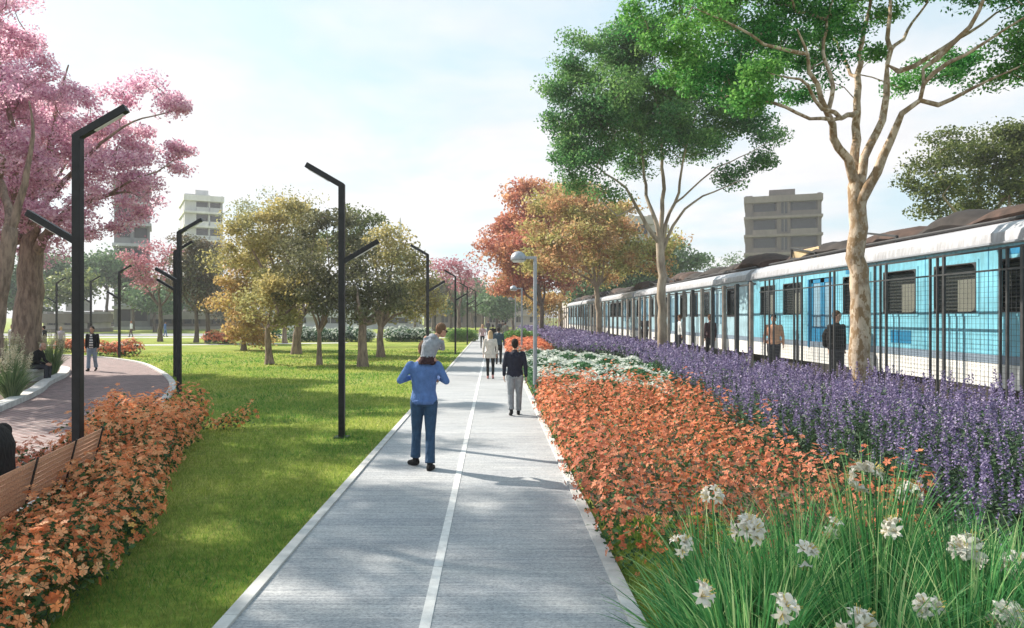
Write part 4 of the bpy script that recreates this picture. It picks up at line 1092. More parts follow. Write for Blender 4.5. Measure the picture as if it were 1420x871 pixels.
def ring_x(mb, y, z, w, h, r, t, x0, x1, corner=True):
    """rounded frame in the YZ plane; fills the square corners of the opening"""
    o = rr(w+2*t, h+2*t, .012); i = rr(w, h, r); n = len(o); b = len(mb.v)
    for x in (x0, x1):
        mb.v += [(x, y+p[0], z+p[1]) for p in o]+[(x, y+p[0], z+p[1]) for p in i]
    for k in range(n):
        k2 = (k+1) % n
        mb.f += [(b+k,b+k2,b+n+k2,b+n+k), (b+2*n+k,b+3*n+k,b+3*n+k2,b+2*n+k2), (b+k,b+2*n+k,b+2*n+k2,b+k2), (b+n+k,b+n+k2,b+3*n+k2,b+3*n+k)]
LCAR = 18.0
def make_car(style):
    """side towards -x at local x=0, length along +y"""
    r = empty('train_car'); z0, z1, z2, z3, z4, z5 = .98, 1.36, 1.50, 2.13, 3.06, 3.24
    wins, doors = [], []
    if style == 0:
        k = 0; y = 1.45
        while y < LCAR-1:
            (doors if k in (1, 7) else wins).append(y); y += 1.7; k += 1
    else:
        y = 1.4; k = 0
        while y < LCAR-1:
            (doors if k in (1, 5, 9) else wins).append(y); y += 1.55; k += 1
    ww = 1.24 if style == 0 else 1.12
    blue = M['train_blue'] if style == 0 else M['train_lightblue']
    cuts = sorted([(y-ww/2, y+ww/2) for y in wins]+[(y-.62, y+.62) for y in doors])
    MB().box((.025,LCAR/2,(z0+z1)/2),(.05,LCAR,z1-z0-.004)).build('skirt', M['train_white'], r)
    MB().box((.02,LCAR/2,(z1+z2)/2),(.045,LCAR,z2-z1-.004)).build('lower_stripe', M['train_grey'], r)
    sd_ = MB()
    # lower panels under windows only
    prev = 0
    dcut = [(y-.62, y+.62) for y in doors]
    for a, b in dcut+[(LCAR, LCAR)]:
        if a-prev > .01: sd_.box((.025,(a+prev)/2,(z2+z3)/2),(.05,a-prev,z3-z2))
        prev = b
    prev = 0
    for a, b in cuts+[(LCAR, LCAR)]:
        if a-prev > .01: sd_.box((.025,(a+prev)/2,(z3+z4)/2),(.05,a-prev,z4-z3-.002))
        prev = b
    sd_.box((.025,LCAR/2,(z4+z5)/2),(.05,LCAR,z5-z4))
    sd_.box((.03,.03,(z0+z5)/2+.001),(.056,.06,z5-z0-.01)).box((.03,LCAR-.03,(z0+z5)/2+.001),(.056,.06,z5-z0-.01))
    sd_.build('body_side', blue, r)
    # floor, far wall, ends and interior
    it = MB(); it.box((1.4,LCAR/2,1.25),(2.66,LCAR-.1,.1)).box((2.72,LCAR/2,2.2),(.06,LCAR,2.1)); it.box((1.4,.10,2.2),(2.6,.05,2.0)).box((1.4,LCAR-.10,2.2),(2.6,.05,2.0)).build('inner_shell', M['cream'], r)
    # curved roof
    prof = [(-.035,z5+.002),(-.05,z5+.06),(-.03,z5+.20),(.10,z5+.33),(.42,z5+.42),(1.4,z5+.47),(2.4,z5+.42),(2.7,z5+.28),(2.78,z5)]
    mb = MB(); n = len(prof)
    for y in (0, LCAR): mb.v += [(x, y, z) for x, z in prof]
    mb.f = [(k,k+1,n+k+1,n+k) for k in range(n-1)]+[tuple(range(n)), tuple(range(2*n-1,n-1,-1)), (0,n,2*n-1,n-1)]
    rf = mb.build('roof', M['train_roof'], r, auto=35)
    MB().box((-.058,LCAR/2,z5+.03),(.03,LCAR-.02,.03)).build('gutter', M['steel_grey'], rf)
    rg = np.random.default_rng(7+style)
    for y in wins:
        mb = MB(); ring_x(mb, y, (z3+z4)/2, ww-.10, z4-z3-.09, .12, .055, -.012, .03)
        f = mb.build('window', M['rubber'] if style else blue, r)
        mb = MB(); ring_x(mb, y, (z3+z4)/2, ww-.14, z4-z3-.13, .11, .02, -.018, .01); mb.build('gasket', M['rubber'], f)
        MB().box((.034,y,(z3+z4)/2),(.006,ww-.06,z4-z3-.05)).build('pane', M['glass'] if style == 0 else M['glass'], f)
        if style == 0:
            t = rg.uniform(.0,.35); MB().box((.09,y,(z3+z4)/2),(.02,ww+.1,z4-z3)).build('blind', M['blind'], f)
            if rg.random() < .75: MB().box((.074,y+ww*(.22-.1*rg.random())*(-1),z3+.34),(.012,ww*.42,.55)).build('poster', M['cream'], f)
        else:
            MB().box((.25,y,(z3+z4)/2),(.02,ww+.3,z4-z3+.1)).build('blind', M['glass_solid'], f)
            if rg.random() < .5: MB().box((.2,y+rg.uniform(-.2,.2),z3+.25),(.02,.3,.5)).build('seat_back', M['cream'] if rg.random() < .5 else M['train_deep'], f)
    for y in doors:
        d = MB()
        for s in (-1, 1):
            y0 = y+s*.31
            d.box((.045,y0,1.60),(.03,.60,.30)).box((.045,y0-.25,2.40),(.03,.10,1.3)).box((.045,y0+.25,2.40),(.03,.10,1.3)).box((.045,y0,3.00),(.03,.60,.10)).box((.045,y0,1.80),(.028,.4,.12))
        dd = d.build('door', M['train_deep'] if style == 0 else M['train_lightblue'], r)
        MB().box((.050,y-.31,2.42),(.006,.40,1.10)).box((.050,y+.31,2.42),(.006,.40,1.10)).build('pane', M['glass_blue'], dd)
        [MB().box((-.012,y+q*.66,2.2),(.03,.07,1.7)).build('door_jamb', M['train_deep'], dd) for q in (-1,1)]
        MB().box((.03,y,1.42),(.06,1.24,.06)).build('door_sill', M['steel_grey'], dd)
    # darker cyan panels over part of the side
    pm = MB()
    if style == 0:
        for (y, z, a, b) in ((3.85,1.83,.9,.42),(6.3,3.13,1.4,.11),(9.9,1.72,.7,.25),(11.6,3.13,1.0,.11)): MB().box((-.004,y,z),(.008,a,b)).build('dark_patch', M['train_deep'], r, bevel=.003)
    for k in range(10):
        yy = 1.45+.85+k*1.7
        if yy < LCAR-.5: MB().box((-.002,yy,(z2+z5)/2),(.006,.012,z5-z2-.02)).build('panel_seam', M['train_deep'], r)
    # underframe with boxes and grille
    u = MB(); u.box((.5,LCAR/2,.80),(.7,LCAR-.6,.30)).box((.12,3.3,.86),(.24,2.4,.24)).box((.12,12.5,.86),(.24,2.8,.24)).box((.10,8,.80),(.2,1.4,.34))
    u.build('underframe', M['under'], r)
    for yb in (2.6, LCAR-2.6):
        for q in (-1.0, 1.0):
            MB().tube([(.42,yb+q,.5),(.56,yb+q,.5)], .42, 20).build('wheel', M['under'], r)
    for k in range(3):
        g = MB(); yy = 3.3+(k-1)*.8
        for q in range(5): g.box((-.012,yy,.80+q*.035),(.012,.7,.012))
        g.build('vent_grille', M['steel_dark'], r)
    # rooftop gear
    rg = np.random.default_rng(40+style); y = .3
    while y < LCAR-1.6:
        L = rg.uniform(1.2,2.6); H = rg.uniform(.38,.62); x = rg.uniform(.42,.7); wdt = rg.uniform(1.2,1.6)
        mm = MB(); n = 9; rings = []
        kind = rg.random()
        for q in range(n):
            t = q/(n-1); hh = H*(.35+.65*math.sin(math.pi*(t*.9+.05))**.6)*rg.uniform(.88,1.1)
            cx = x+wdt/2
            rings.append(((cx, y+L*t, z5+.36+hh/2), (wdt/2*rg.uniform(.93,1.05),0,0), (0,0,hh/2+.05)))
        mm.loft(rings, 14)
        mm.build('roof_cover', M['roof_gear'] if kind < .75 else M['roof_rust'], r, auto=50); y += L+rg.uniform(-.1,.25)
    for yy in (10.8, 14.6):
        fr = MB(); fr.bar((.42,yy,z5+.40),(.42,yy+1.5,z5+.52),.05,.04).bar((.42,yy,z5+.55),(.42,yy+1.5,z5+.80),.05,.04).bar((.42,yy,z5+.38),(.42,yy,z5+.56),.05).bar((.42,yy+1.5,z5+.40),(.42,yy+1.5,z5+.80),.05)
        fr.build('roof_rack', M['steel_dark'], r)
    if style == 0:
        MB().box((.50,15.4,z5+.58),(.05,1.8,.26), Matrix.Rotation(R(-8),3,'Y')).build('roof_panel', M['roof_tan'], r, bevel=.01)
        MB().box((.55,5.55,z5+.54),(.35,.62,.26)).box((.5,5.32,z5+.40),(.3,.08,.14)).box((.5,5.78,z5+.40),(.3,.08,.14)).build('roof_box', M['roof_tan'], r, bevel=.01)
        MB().tube([(.40,.3,z5+.46),(.36,4,z5+.47),(.42,8,z5+.46),(.38,12,z5+.48),(.40,17.7,z5+.46)], .03, 8).build('roof_cable', M['rubber'], r)
    else:
        MB().tube([(.40,.3,z5+.46),(.36,5,z5+.48),(.42,10,z5+.46),(.40,17.7,z5+.47)], .035, 8).build('roof_cable', M['rubber'], r)
    return r
c0 = make_car(0); c0.location = (XT, 4.25, 0); tag(c0, 'light blue train car with dark blinds in its windows, nearest one', 'train car', 'cars of the blue and white train')
c1 = make_car(1); c1.location = (XT, 22.7, 0); tag(c1, 'blue and white train car with reflective panes, second from the right edge', 'train car', 'cars of the blue and white train')
for yy, lab in ((41.15, 'blue and white train car between the thin grey tree trunks, third from the right'), (59.4, 'farthest train car, its rounded white roof ending below the autumn trees')):
    c = copy_tree(c1); c.location = (XT, yy, 0); c['label'] = lab

# ---- fence between the beds and the train
XF = 7.02
fe = empty('mesh_fence', (XF,0,0), 0, 'tall dark steel mesh fence with grouped posts in front of the nearest train car', 'fence')
posts = []
for px in (1418,1397,1387,1309,1300,1290,1229,1221,1213,1157,1151,1112,1106,1101,1073,1067,1061):
    posts.append((XF+.0)*F/(px-VX))
for i, y in enumerate(posts):
    MB().box((0,y,1.78),(.035,.035 if i % 3 else .05,2.58)).box((0,y,.505),(.12,.12,.012)).build('post', M['steel_dark'], fe, bevel=.004)
mb = MB(); ya, yb_ = 8.6, 19.0
for y in np.arange(ya, yb_, .09): mb.box((0,y,1.65),(.0038,.0038,2.2))
mb.build('mesh_verticals', M['steel_dark'], fe)
mb = MB()
for z in np.arange(.58, 2.75, .075): mb.box((.006,(ya+yb_)/2,z),(.0036,yb_-ya,.0036))
for z in (2.76, 3.05): mb.box((.0,(ya+yb_)/2+.0,z),(.03,yb_-ya,.025))
mb.build('mesh_horizontals', M['steel_dark'], fe)
fe2 = empty('post_fence', (XF,0,0), 0, 'row of tall taupe posts with a top rail in front of the farther train cars', 'fence')
ylist = []; y = 19.6
while y < 118: ylist.append(y); y += 1.15 if y < 34 else (1.55 if y < 60 else 2.1)
rg = np.random.default_rng(9)
for i, y in enumerate(ylist):
    w_ = .07 if y < 32 else .15
    MB().box((0,y,1.78),(.10,w_,2.56)).build('post', M['steel_dark'] if y < 32 and i % 2 else M['post_taupe'], fe2, bevel=.005)
    if y < 34: MB().box((-.0,y+.16,1.78),(.05,.04,2.54)).build('slim_post', M['steel_dark'], fe2)
MB().box((.07,68.5,3.0),(.03,98,.05)).box((.07,68.5,.62),(.03,98,.05)).build('rail', M['steel_dark'], fe2)

# ---- buildings
def m_wall(name, c, scale=.25):
    m, nt, bs = nt_new(name); p = geom_pos(nt)
    f = noise(nt, scale, 6, p, .65); f2 = noise(nt, scale*5, 4, geom_pos(nt, (1,1,.2)), .6)
    c1 = ramp(nt, f, [(.3,tuple(k*.82 for k in c)),(.7,tuple(min(1,k*1.12) for k in c))])
    nt.links.new(mixc(nt, .5, c1, ramp(nt, f2, [(.3,(.72,.70,.68)),(.7,(1.12,1.12,1.12))]), 'MULTIPLY'), bs.inputs['Base Color']); bs.inputs['Roughness'].default_value = .9; return m
M['wall_beige'] = m_wall('wall_beige', (.52,.47,.43)); M['wall_grey'] = m_wall('wall_grey', (.52,.52,.53)); M['wall_brown'] = m_wall('wall_brown', (.24,.20,.17))
M['wall_taupe'] = m_wall('wall_taupe', (.16,.13,.115), .4); M['wall_darkgrey'] = m_wall('wall_darkgrey', (.24,.24,.25)); M['wall_red'] = m_wall('wall_red', (.45,.16,.10)); M['wall_white'] = m_wall('wall_white', (.68,.67,.65)); M['roof_dark'] = simple('roof_dark', (.12,.11,.11))
M['bwin'] = m_paint('bwin', (.035,.04,.05), rough=.45)
def tower(name, lab, x0, x1, Y, ztop, nfl, wall, cols, depth=14, rot=0, slab=.9, balc=True, fascia='wall_white', zbase=0, nbay=2, cat='building'):
    """front face towards the camera. cols: list of (u0,u1,kind) along the width, kind 'b' balcony recess or 'w' window"""
    wdt = x1-x0; e = empty(name, (x0, Y, 0), rot, lab, cat); fh = (ztop-zbase-1.2)/nfl
    body = MB(); core = MB()
    body.box((wdt/2, depth/2+1.6, ztop/2), (wdt-.1, depth-3.2+0, ztop-.02))
    us = sorted(cols); 
    wl = MB(); prev = 0
    for (u0,u1,k) in us+[(1,1,'x')]:
        if u0-prev > .005: MB().box(((u0+prev)/2*wdt, .8, ztop/2), ((u0-prev)*wdt, 1.6, ztop-.03)).build('wall', M[wall], e)
        prev = u1
    body.build('core', M[wall], e); pass
    sl = MB()
    for i in range(nfl+1): sl.box((wdt/2, depth/2-.35, zbase+i*fh+.25), (wdt+.5, depth+.9, .5 if i < nfl else 1.3))
    sl.build('floor_slabs', M[fascia], e)
    for i in range(nfl):
        zc = zbase+i*fh+.5+(fh-.5)/2
        for (u0,u1,k) in us:
            cx = (u0+u1)/2*wdt; cw = (u1-u0)*wdt
            wn = MB().box((cx, 1.35 if k == 'b' else .25, zc+.15), (cw*.9, .12, fh-1.1)).build('window', M['bwin'], e)
            if k == 'b':
                MB().box((cx, -.35, zc-.5*(fh-.5)+.5), (cw, .1, .95)).build('balcony_parapet', M[fascia] if i % 2 else M[wall], e)
            else:
                MB().box((cx, .8, zc-(fh-.5)/2+.25), (cw, 1.5, .5)).box((cx, .8, zc+(fh-.5)/2-.1), (cw, 1.5, .22)).build('spandrel', M[wall], wn)
                MB().box((cx, .16, zc+.15), (.12, .06, fh-1.1)).build('mullion', M[fascia], wn)
    MB().box((wdt*.5, depth*.5, ztop+.9), (wdt*.35, depth*.4, 1.6)).build('plant_room', M[wall], e)
    return e
def X(px, Y): return (px-VX)*Y/F
def Z(py, Y): return EYE-(py-HY)*Y/F
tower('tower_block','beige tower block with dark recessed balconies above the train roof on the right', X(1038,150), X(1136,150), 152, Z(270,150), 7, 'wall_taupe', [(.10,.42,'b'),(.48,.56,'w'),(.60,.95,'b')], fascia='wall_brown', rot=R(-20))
tower('tower_block','pale tower with balconies above the lamp pair on the left', X(256,165), X(306,165), 165, Z(268,165), 9, 'wall_grey', [(.30,.62,'b'),(.66,.97,'b')], rot=R(28), fascia='wall_white')
tower('apartment_building','lower grey annex at the left foot of the pale tower', X(240,168), X(256,168), 172, Z(312,168), 7, 'wall_beige', [(.2,.8,'w')], depth=10)
tower('apartment_building','grey apartment building glimpsed through the right side of the big pink crown', X(158,120), X(203,120), 120, Z(244,120), 7, 'wall_darkgrey', [(.08,.46,'b'),(.54,.94,'b')], fascia='wall_grey', depth=8, rot=R(25))  # walls in a plain darker grey
tower('apartment_building','wide beige building behind the autumn trees on the right', X(790,120), X(905,120), 120, Z(298,120), 6, 'wall_beige', [(.06,.22,'w'),(.30,.46,'w'),(.54,.70,'w'),(.78,.94,'w')], fascia='wall_beige', depth=14)
tower('apartment_building','narrow building with red brick upper part between the second tree and the open sky', X(905,118), X(945,118), 128, Z(308,126), 6, 'wall_red', [(.3,.7,'w')], fascia='wall_beige', depth=10)
tower('low_building','low brown building at the end of the path, left of it', X(588,150), X(668,150), 150, Z(412,150), 2, 'wall_brown', [(.08,.2,'w'),(.3,.42,'w'),(.55,.67,'w'),(.8,.92,'w')], depth=10, fascia='wall_brown')
tower('low_building','low beige building at the end of the path, right of it', X(672,155), X(750,155), 155, Z(415,155), 2, 'wall_beige', [(.08,.2,'w'),(.3,.42,'w'),(.55,.67,'w'),(.8,.92,'w')], depth=10, fascia='wall_beige')
tower('low_building','low shopfront building across the road behind the pink tree trunk', X(60,100), X(112,100), 100, Z(432,100), 1, 'wall_beige', [(.1,.4,'w'),(.55,.9,'w')], depth=8, fascia='wall_brown')
tower('low_building','long low brown building across the road, behind the small pink tree', X(130,125), X(330,125), 125, Z(430,125), 1, 'wall_brown', [(.03,.15,'w'),(.22,.34,'w'),(.42,.54,'w'),(.62,.74,'w'),(.82,.94,'w')], depth=8, fascia='wall_beige')
tower('low_building','long low grey building behind the lawn tree trunks', X(345,130), X(580,130), 130, Z(428,130), 1, 'wall_grey', [(.03,.15,'w'),(.22,.34,'w'),(.42,.54,'w'),(.62,.74,'w'),(.82,.94,'w')], depth=8, fascia='wall_grey')
# distant mast with a side platform
mb_e = empty('church_spire', (X(555,220),220,0), 0, 'thin hazy grey spire above the trees left of centre', 'spire')
zt = Z(302,220)
MB().lathe((0,0,0), [(2.2,0),(2.0,zt*.70),(1.0,zt*.74),(.5,zt*.9),(.12,zt)], 8).build('shaft', M['wall_grey'], mb_e)
MB().box((0,0,zt*.74),(5.0,3,.7)).box((-1.6,0,zt*.77),(1.0,1,1.2)).build('platform', M['wall_grey'], mb_e)
# ================================================================ PEOPLE
def cloth(name, c, var=.18, sc_=14):
    if name in M: return M[name]
    m, nt, bs = nt_new(name); v = coord(nt); f = noise(nt, sc_, 4, v, .6)
    nt.links.new(ramp(nt, f, [(.3,tuple(k*(1-var) for k in c)),(.7,tuple(min(1,k*(1+var)) for k in c))]), bs.inputs['Base Color'])
    bs.inputs['Roughness'].default_value = .85; bs.inputs['Specular IOR Level'].default_value = .2
    bump(nt, bs, noise(nt, 7, 3, coord(nt, 'Object', (1.6,1.6,.7)), .5, 1.8), .9, .035); M[name] = m; return m
def m_striped():
    m, nt, bs = nt_new('striped_knit'); v = coord(nt)
    wv = nt.nodes.new('ShaderNodeTexWave'); wv.bands_direction = 'Z'; wv.inputs['Scale'].default_value = 3.2; nt.links.new(v, wv.inputs['Vector'])
    nt.links.new(ramp(nt, wv.outputs['Fac'], [(.45,(.06,.07,.10)),(.55,(.70,.70,.68))]), bs.inputs['Base Color']); bs.inputs['Roughness'].default_value = .9; return m
M['striped_knit'] = m_striped()
M['skin'] = cloth('skin', (.56,.33,.24), .06)
M['skin_tan'] = cloth('skin_tan', (.42,.24,.17), .06)
M['eye'] = simple('eye', (.03,.02,.02), .2, 0, .1, 3, 0)
M['sunglass'] = simple('sunglass', (.015,.015,.02), .15, 0, .1, 3, 0)
DG = []
def remesh(mb, name, mat, parent, vox, smooth=3):
    o = mb.build(name, mat, parent, smooth=True)
    r = o.modifiers.new('r', 'REMESH'); r.mode = 'VOXEL'; r.voxel_size = vox; r.use_smooth_shade = True
    s = o.modifiers.new('s', 'SMOOTH'); s.factor = .5; s.iterations = smooth
    DG.append(o); return o
def lerp(a, b, t): return Vector(a)*(1-t)+Vector(b)*t
BASE = dict(pel=(0,0,.93), chest=(0,0,1.28), neck=(0,0,1.46), head=(0,.02,1.63),
            shl=(-.185,0,1.42), shr=(.185,0,1.42), ell=(-.235,-.03,1.13), elr=(.235,-.03,1.13), wrl=(-.25,.06,.88), wrr=(.25,.06,.88),
            hil=(-.09,0,.92), hir=(.09,0,.92), knl=(-.10,.02,.49), knr=(.10,.02,.49), anl=(-.10,0,.085), anr=(.10,0,.085), toel=(-.12,.15,.04), toer=(.12,.15,.04), face=(0,1,0))
def walk(ph=1, amp=1.0):
    """ph=+1: left leg forward"""
    P = dict(BASE); f, b = ('l','r') if ph > 0 else ('r','l'); sx = {'l':-1,'r':1}
    P['kn'+f] = (sx[f]*.095, .17*amp, .50); P['an'+f] = (sx[f]*.09, .27*amp, .10); P['toe'+f] = (sx[f]*.10, .27*amp+.15, .06)
    P['kn'+b] = (sx[b]*.095, .0, .49); P['an'+b] = (sx[b]*.09, -.24*amp, .14); P['toe'+b] = (sx[b]*.10, -.24*amp+.13, .035)
    P['el'+f] = (sx[f]*.24, -.10*amp, 1.14); P['wr'+f] = (sx[f]*.25, -.12*amp, .90)
    P['el'+b] = (sx[b]*.24, .04*amp, 1.14); P['wr'+b] = (sx[b]*.24, .17*amp, .92); return P
def person(label, loc, rz, H=1.75, P=None, top='c_grey', bottom='c_jeans', shoes='c_black', skin='skin', hair='h_brown', hairstyle='short', long_top=0, vox=.014,
           sleeve=1.0, jacket=None, female=False, hem=.90, wide=1.0, bag=None, glasses=False, cap=None, group=None, tight=1.0, hands=True, z=0.0, flare=1.0, name='person'):
    P = {k: Vector(v) for k, v in (P or BASE).items()}; S = H/1.75
    root = empty(name, (loc[0],loc[1],z), rz, label, 'person', group); root.scale = (S,S,S)
    pel, ch, nk, hd_ = P['pel'], P['chest'], P['neck'], P['head']; fw = .9 if female else 1.0
    up1 = (ch-pel).normalized(); up2 = (nk-ch).normalized()
    shx = (P['shr']-P['shl']).normalized(); hx = (P['hir']-P['hil']).normalized()
    fwd1 = up1.cross(hx)*-1; fwd2 = up2.cross(shx)*-1
    def torso(mb, g, w=1.0, zlo=-.06, hemw=None):
        r = []
        def ring(c, ax, fy, a, b_): r.append((c, ax*(a*w+g), fy*(b_+g)))
        lo = pel+up1*zlo
        ring(lo, hx, fwd1, .150 if not hemw else hemw, .11); ring(pel+up1*.02, hx, fwd1, .165*fw**-.5, .115)
        ring(lerp(pel,ch,.35), hx, fwd1, .142*fw, .10); ring(lerp(pel,ch,.7), shx, fwd2, .150*fw, .105); ring(ch, shx, fwd2, .168*fw, .115)
        ring(lerp(ch,nk,.5), shx, fwd2, .170*fw, .105); ring(lerp(ch,nk,.8), shx, fwd2, .13*fw, .085); ring(lerp(ch,nk,1.0), shx, fwd2, .065, .062)
        mb.loft(r, 20)
    # ---- body
    b = MB(); torso(b, -.012)
    b.capsule(lerp(ch,nk,.8), lerp(nk,hd_,.35), .056, .050)
    fc = P['face'].normalized(); side = fc.cross(Vector((0,0,1))).normalized(); hu = (hd_-nk).normalized()*.3+Vector((0,0,.7)); hu.normalize()
    rot = Matrix((side, fc, side.cross(fc))).transposed()
    hc = hd_; b.ball(hc+Vector((0,0,.015)), (.074,.092,.105), 18, 14, rot); b.ball(hc+fc*.022+Vector((0,0,-.055)), (.054,.066,.062), 14, 10, rot)
    b.ball(hc+fc*.094+Vector((0,0,-.012)), (.011,.017,.021), 8, 6, rot)
    for s in (-1,1): b.ball(hc+side*s*.076+Vector((0,0,-.008)), (.010,.018,.028), 8, 6, rot)
    b.ball(hc+fc*.083+Vector((0,0,-.052)), (.022,.010,.008), 8, 6, rot)
    for q, s in (('l',-1),('r',1)):
        b.capsule(P['sh'+q], P['el'+q], .046*fw, .036*fw); b.capsule(P['el'+q], P['wr'+q], .036*fw, .024*fw)
        b.capsule(P['hi'+q], P['kn'+q], .074, .050); b.capsule(P['kn'+q], P['an'+q], .050, .034)
        if hands:
            d = (P['wr'+q]-P['el'+q]).normalized(); w0 = P['wr'+q]; o_ = Vector((s,0,0)); fd = d.cross(o_).normalized()
            if fd.y < 0: fd = -fd
            n_ = d.cross(fd).normalized(); R3 = Matrix((fd, n_, d)).transposed()
            b.ball(w0+d*.055, (.040,.017,.052), 10, 8, R3)
            inn = n_ if n_.x*s < 0 else -n_
            for k, (u, L) in enumerate(((.030,.072),(.010,.082),(-.010,.076),(-.029,.060))):
                a0 = w0+d*.085+fd*u; a1 = a0+d*L*.5+inn*.008; a2 = a1+d*L*.42+inn*.026
                b.capsule(a0, a1, .0095, .009); b.capsule(a1, a2, .009, .0078)
            t0 = w0+d*.03+fd*.032; t1 = t0+d*.030+fd*.022+inn*.008; t2 = t1+d*.034+fd*.004+inn*.012
            b.capsule(t0, t1, .012, .0105); b.capsule(t1, t2, .0105, .009)
    body = remesh(b, 'body', M[skin], root, min(vox, .0095 if vox < .02 else vox), 2)
    # ---- trousers
    t = MB(); r = []
    r.append((pel+up1*.10, hx*(.150*wide), fwd1*.112)); r.append((pel, hx*(.168*wide), fwd1*.128)); r.append((pel-up1*.07, hx*(.160*wide), fwd1*.125)); t.loft(r, 18)
    for q, s in (('l',-1),('r',1)):
        kn, an, hi = P['kn'+q], P['an'+q], P['hi'+q]
        t.capsule(hi+Vector((0,0,-.02)), lerp(hi,kn,.5), .098*tight*wide, .084*tight*wide); t.capsule(lerp(hi,kn,.5), kn, .084*tight*wide, .066*tight*wide)
        an2 = lerp(an, kn, .06); t.tube([kn, lerp(kn,an2,.4), lerp(kn,an2,.75), an2], [.066*tight*wide,.064*tight*wide,.058*tight*wide*flare,.062*tight*wide*flare], 14); t.ball(kn, .066*tight*wide)
    remesh(t, 'trousers', M[bottom], root, vox, 3)
    # ---- top
    u = MB(); torso(u, .014*wide, wide, hem-.93-.02+(-.0 if not long_top else -long_top), None if not long_top else .185)
    for q, s in (('l',-1),('r',1)):
        sh, el, wr = P['sh'+q], P['el'+q], P['wr'+q]
        u.ball(sh+Vector((-s*.012,0,-.008)), .060*fw*wide, 12, 9); u.capsule(sh+Vector((0,0,-.008)), el, .057*fw*wide, .046*fw*wide)
        if sleeve > .5: u.capsule(el, lerp(el,wr,.93), .046*fw*wide, .036*fw*wide)
    u.capsule(lerp(ch,nk,.75), lerp(ch,nk,1.05), .075, .060)
    if jacket == 'hood': u.ball(nk-fc*.055+Vector((0,0,.0)), (.10,.06,.06), 12, 9, rot)
    tp = remesh(u, 'jacket' if jacket else 'sweater', M[top], root, vox, 3)
    # ---- hair
    h = MB()
    if hairstyle in ('short','long','bun'):
        h.ball(hc+Vector((0,0,.032))-fc*.014, (.083,.097,.103), 18, 12, rot); h.ball(hc-fc*.045+Vector((0,0,-.015)), (.074,.060,.080), 14, 10, rot)
    if hairstyle == 'long':
        h.ball(hc-fc*.055+Vector((0,0,-.12)), (.082,.050,.15), 16, 12, rot); h.ball(hc-fc*.06+Vector((0,0,-.25)), (.075,.035,.10), 12, 9, rot)
        for s in (-1,1): h.ball(hc+side*s*.065-fc*.01+Vector((0,0,-.09)), (.028,.045,.13), 10, 8, rot)
    if hairstyle == 'sparse':
        h.ball(hc-fc*.04+Vector((0,0,.01)), (.079,.062,.082), 14, 10, rot)
    hm = remesh(h, 'hair', M[hair], root, min(vox, .012), 2)
    # trim hair from the face: cut hair in front of the brow
    for s in (-1,1): MB().ball(hc+fc*.083+side*s*.031+Vector((0,0,.012)), (.012,.008,.008), 8, 6, rot).build('eye', M['eye'], root, smooth=True)
    # ---- shoes
    for q, s in (('l',-1),('r',1)):
        an, toe = P['an'+q], P['toe'+q]; f = (toe-an); f.z *= 1; k = MB()
        heel = Vector((an.x, an.y, an.z-.045))-Vector((f.x,f.y,0)).normalized()*.035; toe2 = Vector((toe.x,toe.y,toe.z))
        k.capsule(heel, lerp(heel,toe2,.6), .040, .044); k.capsule(lerp(heel,toe2,.55), toe2, .044, .034); k.capsule(an+Vector((0,0,.015)), heel+Vector((0,0,.01)), .042, .040)
        for i_, v in enumerate(k.v): k.v[i_] = (v[0], v[1], max(v[2], .004 if min(an.z-.085, .02) < .03 else -1))
        remesh(k, 'shoe', M[shoes], root, min(vox,.012), 2)
    if bag:
        MB().loft([(nk-fc*.20+Vector((0,0,-.10)), side*.12, fc*.05),(nk-fc*.23+Vector((0,0,-.25)), side*.16, fc*.10),(nk-fc*.22+Vector((0,0,-.48)), side*.15, fc*.09),(nk-fc*.20+Vector((0,0,-.52)), side*.11, fc*.06)], 16).build('backpack', M[bag], root, smooth=True)
    if glasses:
        g = MB()
        for s in (-1,1): g.ball(hc+fc*.090+side*s*.036+Vector((0,0,.010)), (.034,.012,.024), 12, 8, rot); g.bar(hc+fc*.085+side*s*.066+Vector((0,0,.018)), hc-fc*.005+side*s*.082+Vector((0,0,.012)), .006, .008)
        g.bar(hc+fc*.097-side*.02+Vector((0,0,.014)), hc+fc*.097+side*.02+Vector((0,0,.014)), .008); g.build('sunglasses', M['sunglass'], root, smooth=True)
    root['_top'] = tp.name; 
    return root
for nm, c in dict(c_blue=(.105,.19,.42), c_jeans=(.035,.075,.14), c_black=(.018,.017,.018), c_navy=(.022,.024,.040), c_greyjeans=(.27,.29,.31), c_cream=(.66,.58,.52), c_grey=(.31,.33,.37),
                  c_charcoal=(.05,.05,.06), c_pinkish=(.50,.36,.38), c_olive=(.20,.22,.19), c_lightjeans=(.24,.30,.38), c_white=(.72,.72,.70), c_maroon=(.055,.030,.034), c_red=(.42,.10,.08), c_brown=(.10,.06,.045),
                  c_darkteal=(.04,.07,.10), c_shoebrown=(.035,.022,.018), c_lilac=(.46,.40,.46), h_brown=(.10,.055,.03), h_dark=(.025,.018,.015), h_blond=(.58,.38,.22), h_red=(.35,.14,.08), h_grey=(.55,.52,.50), h_kid=(.17,.10,.06), c_shoepink=(.5,.22,.2), c_orange=(.62,.32,.20)).items():
    cloth(nm, c)

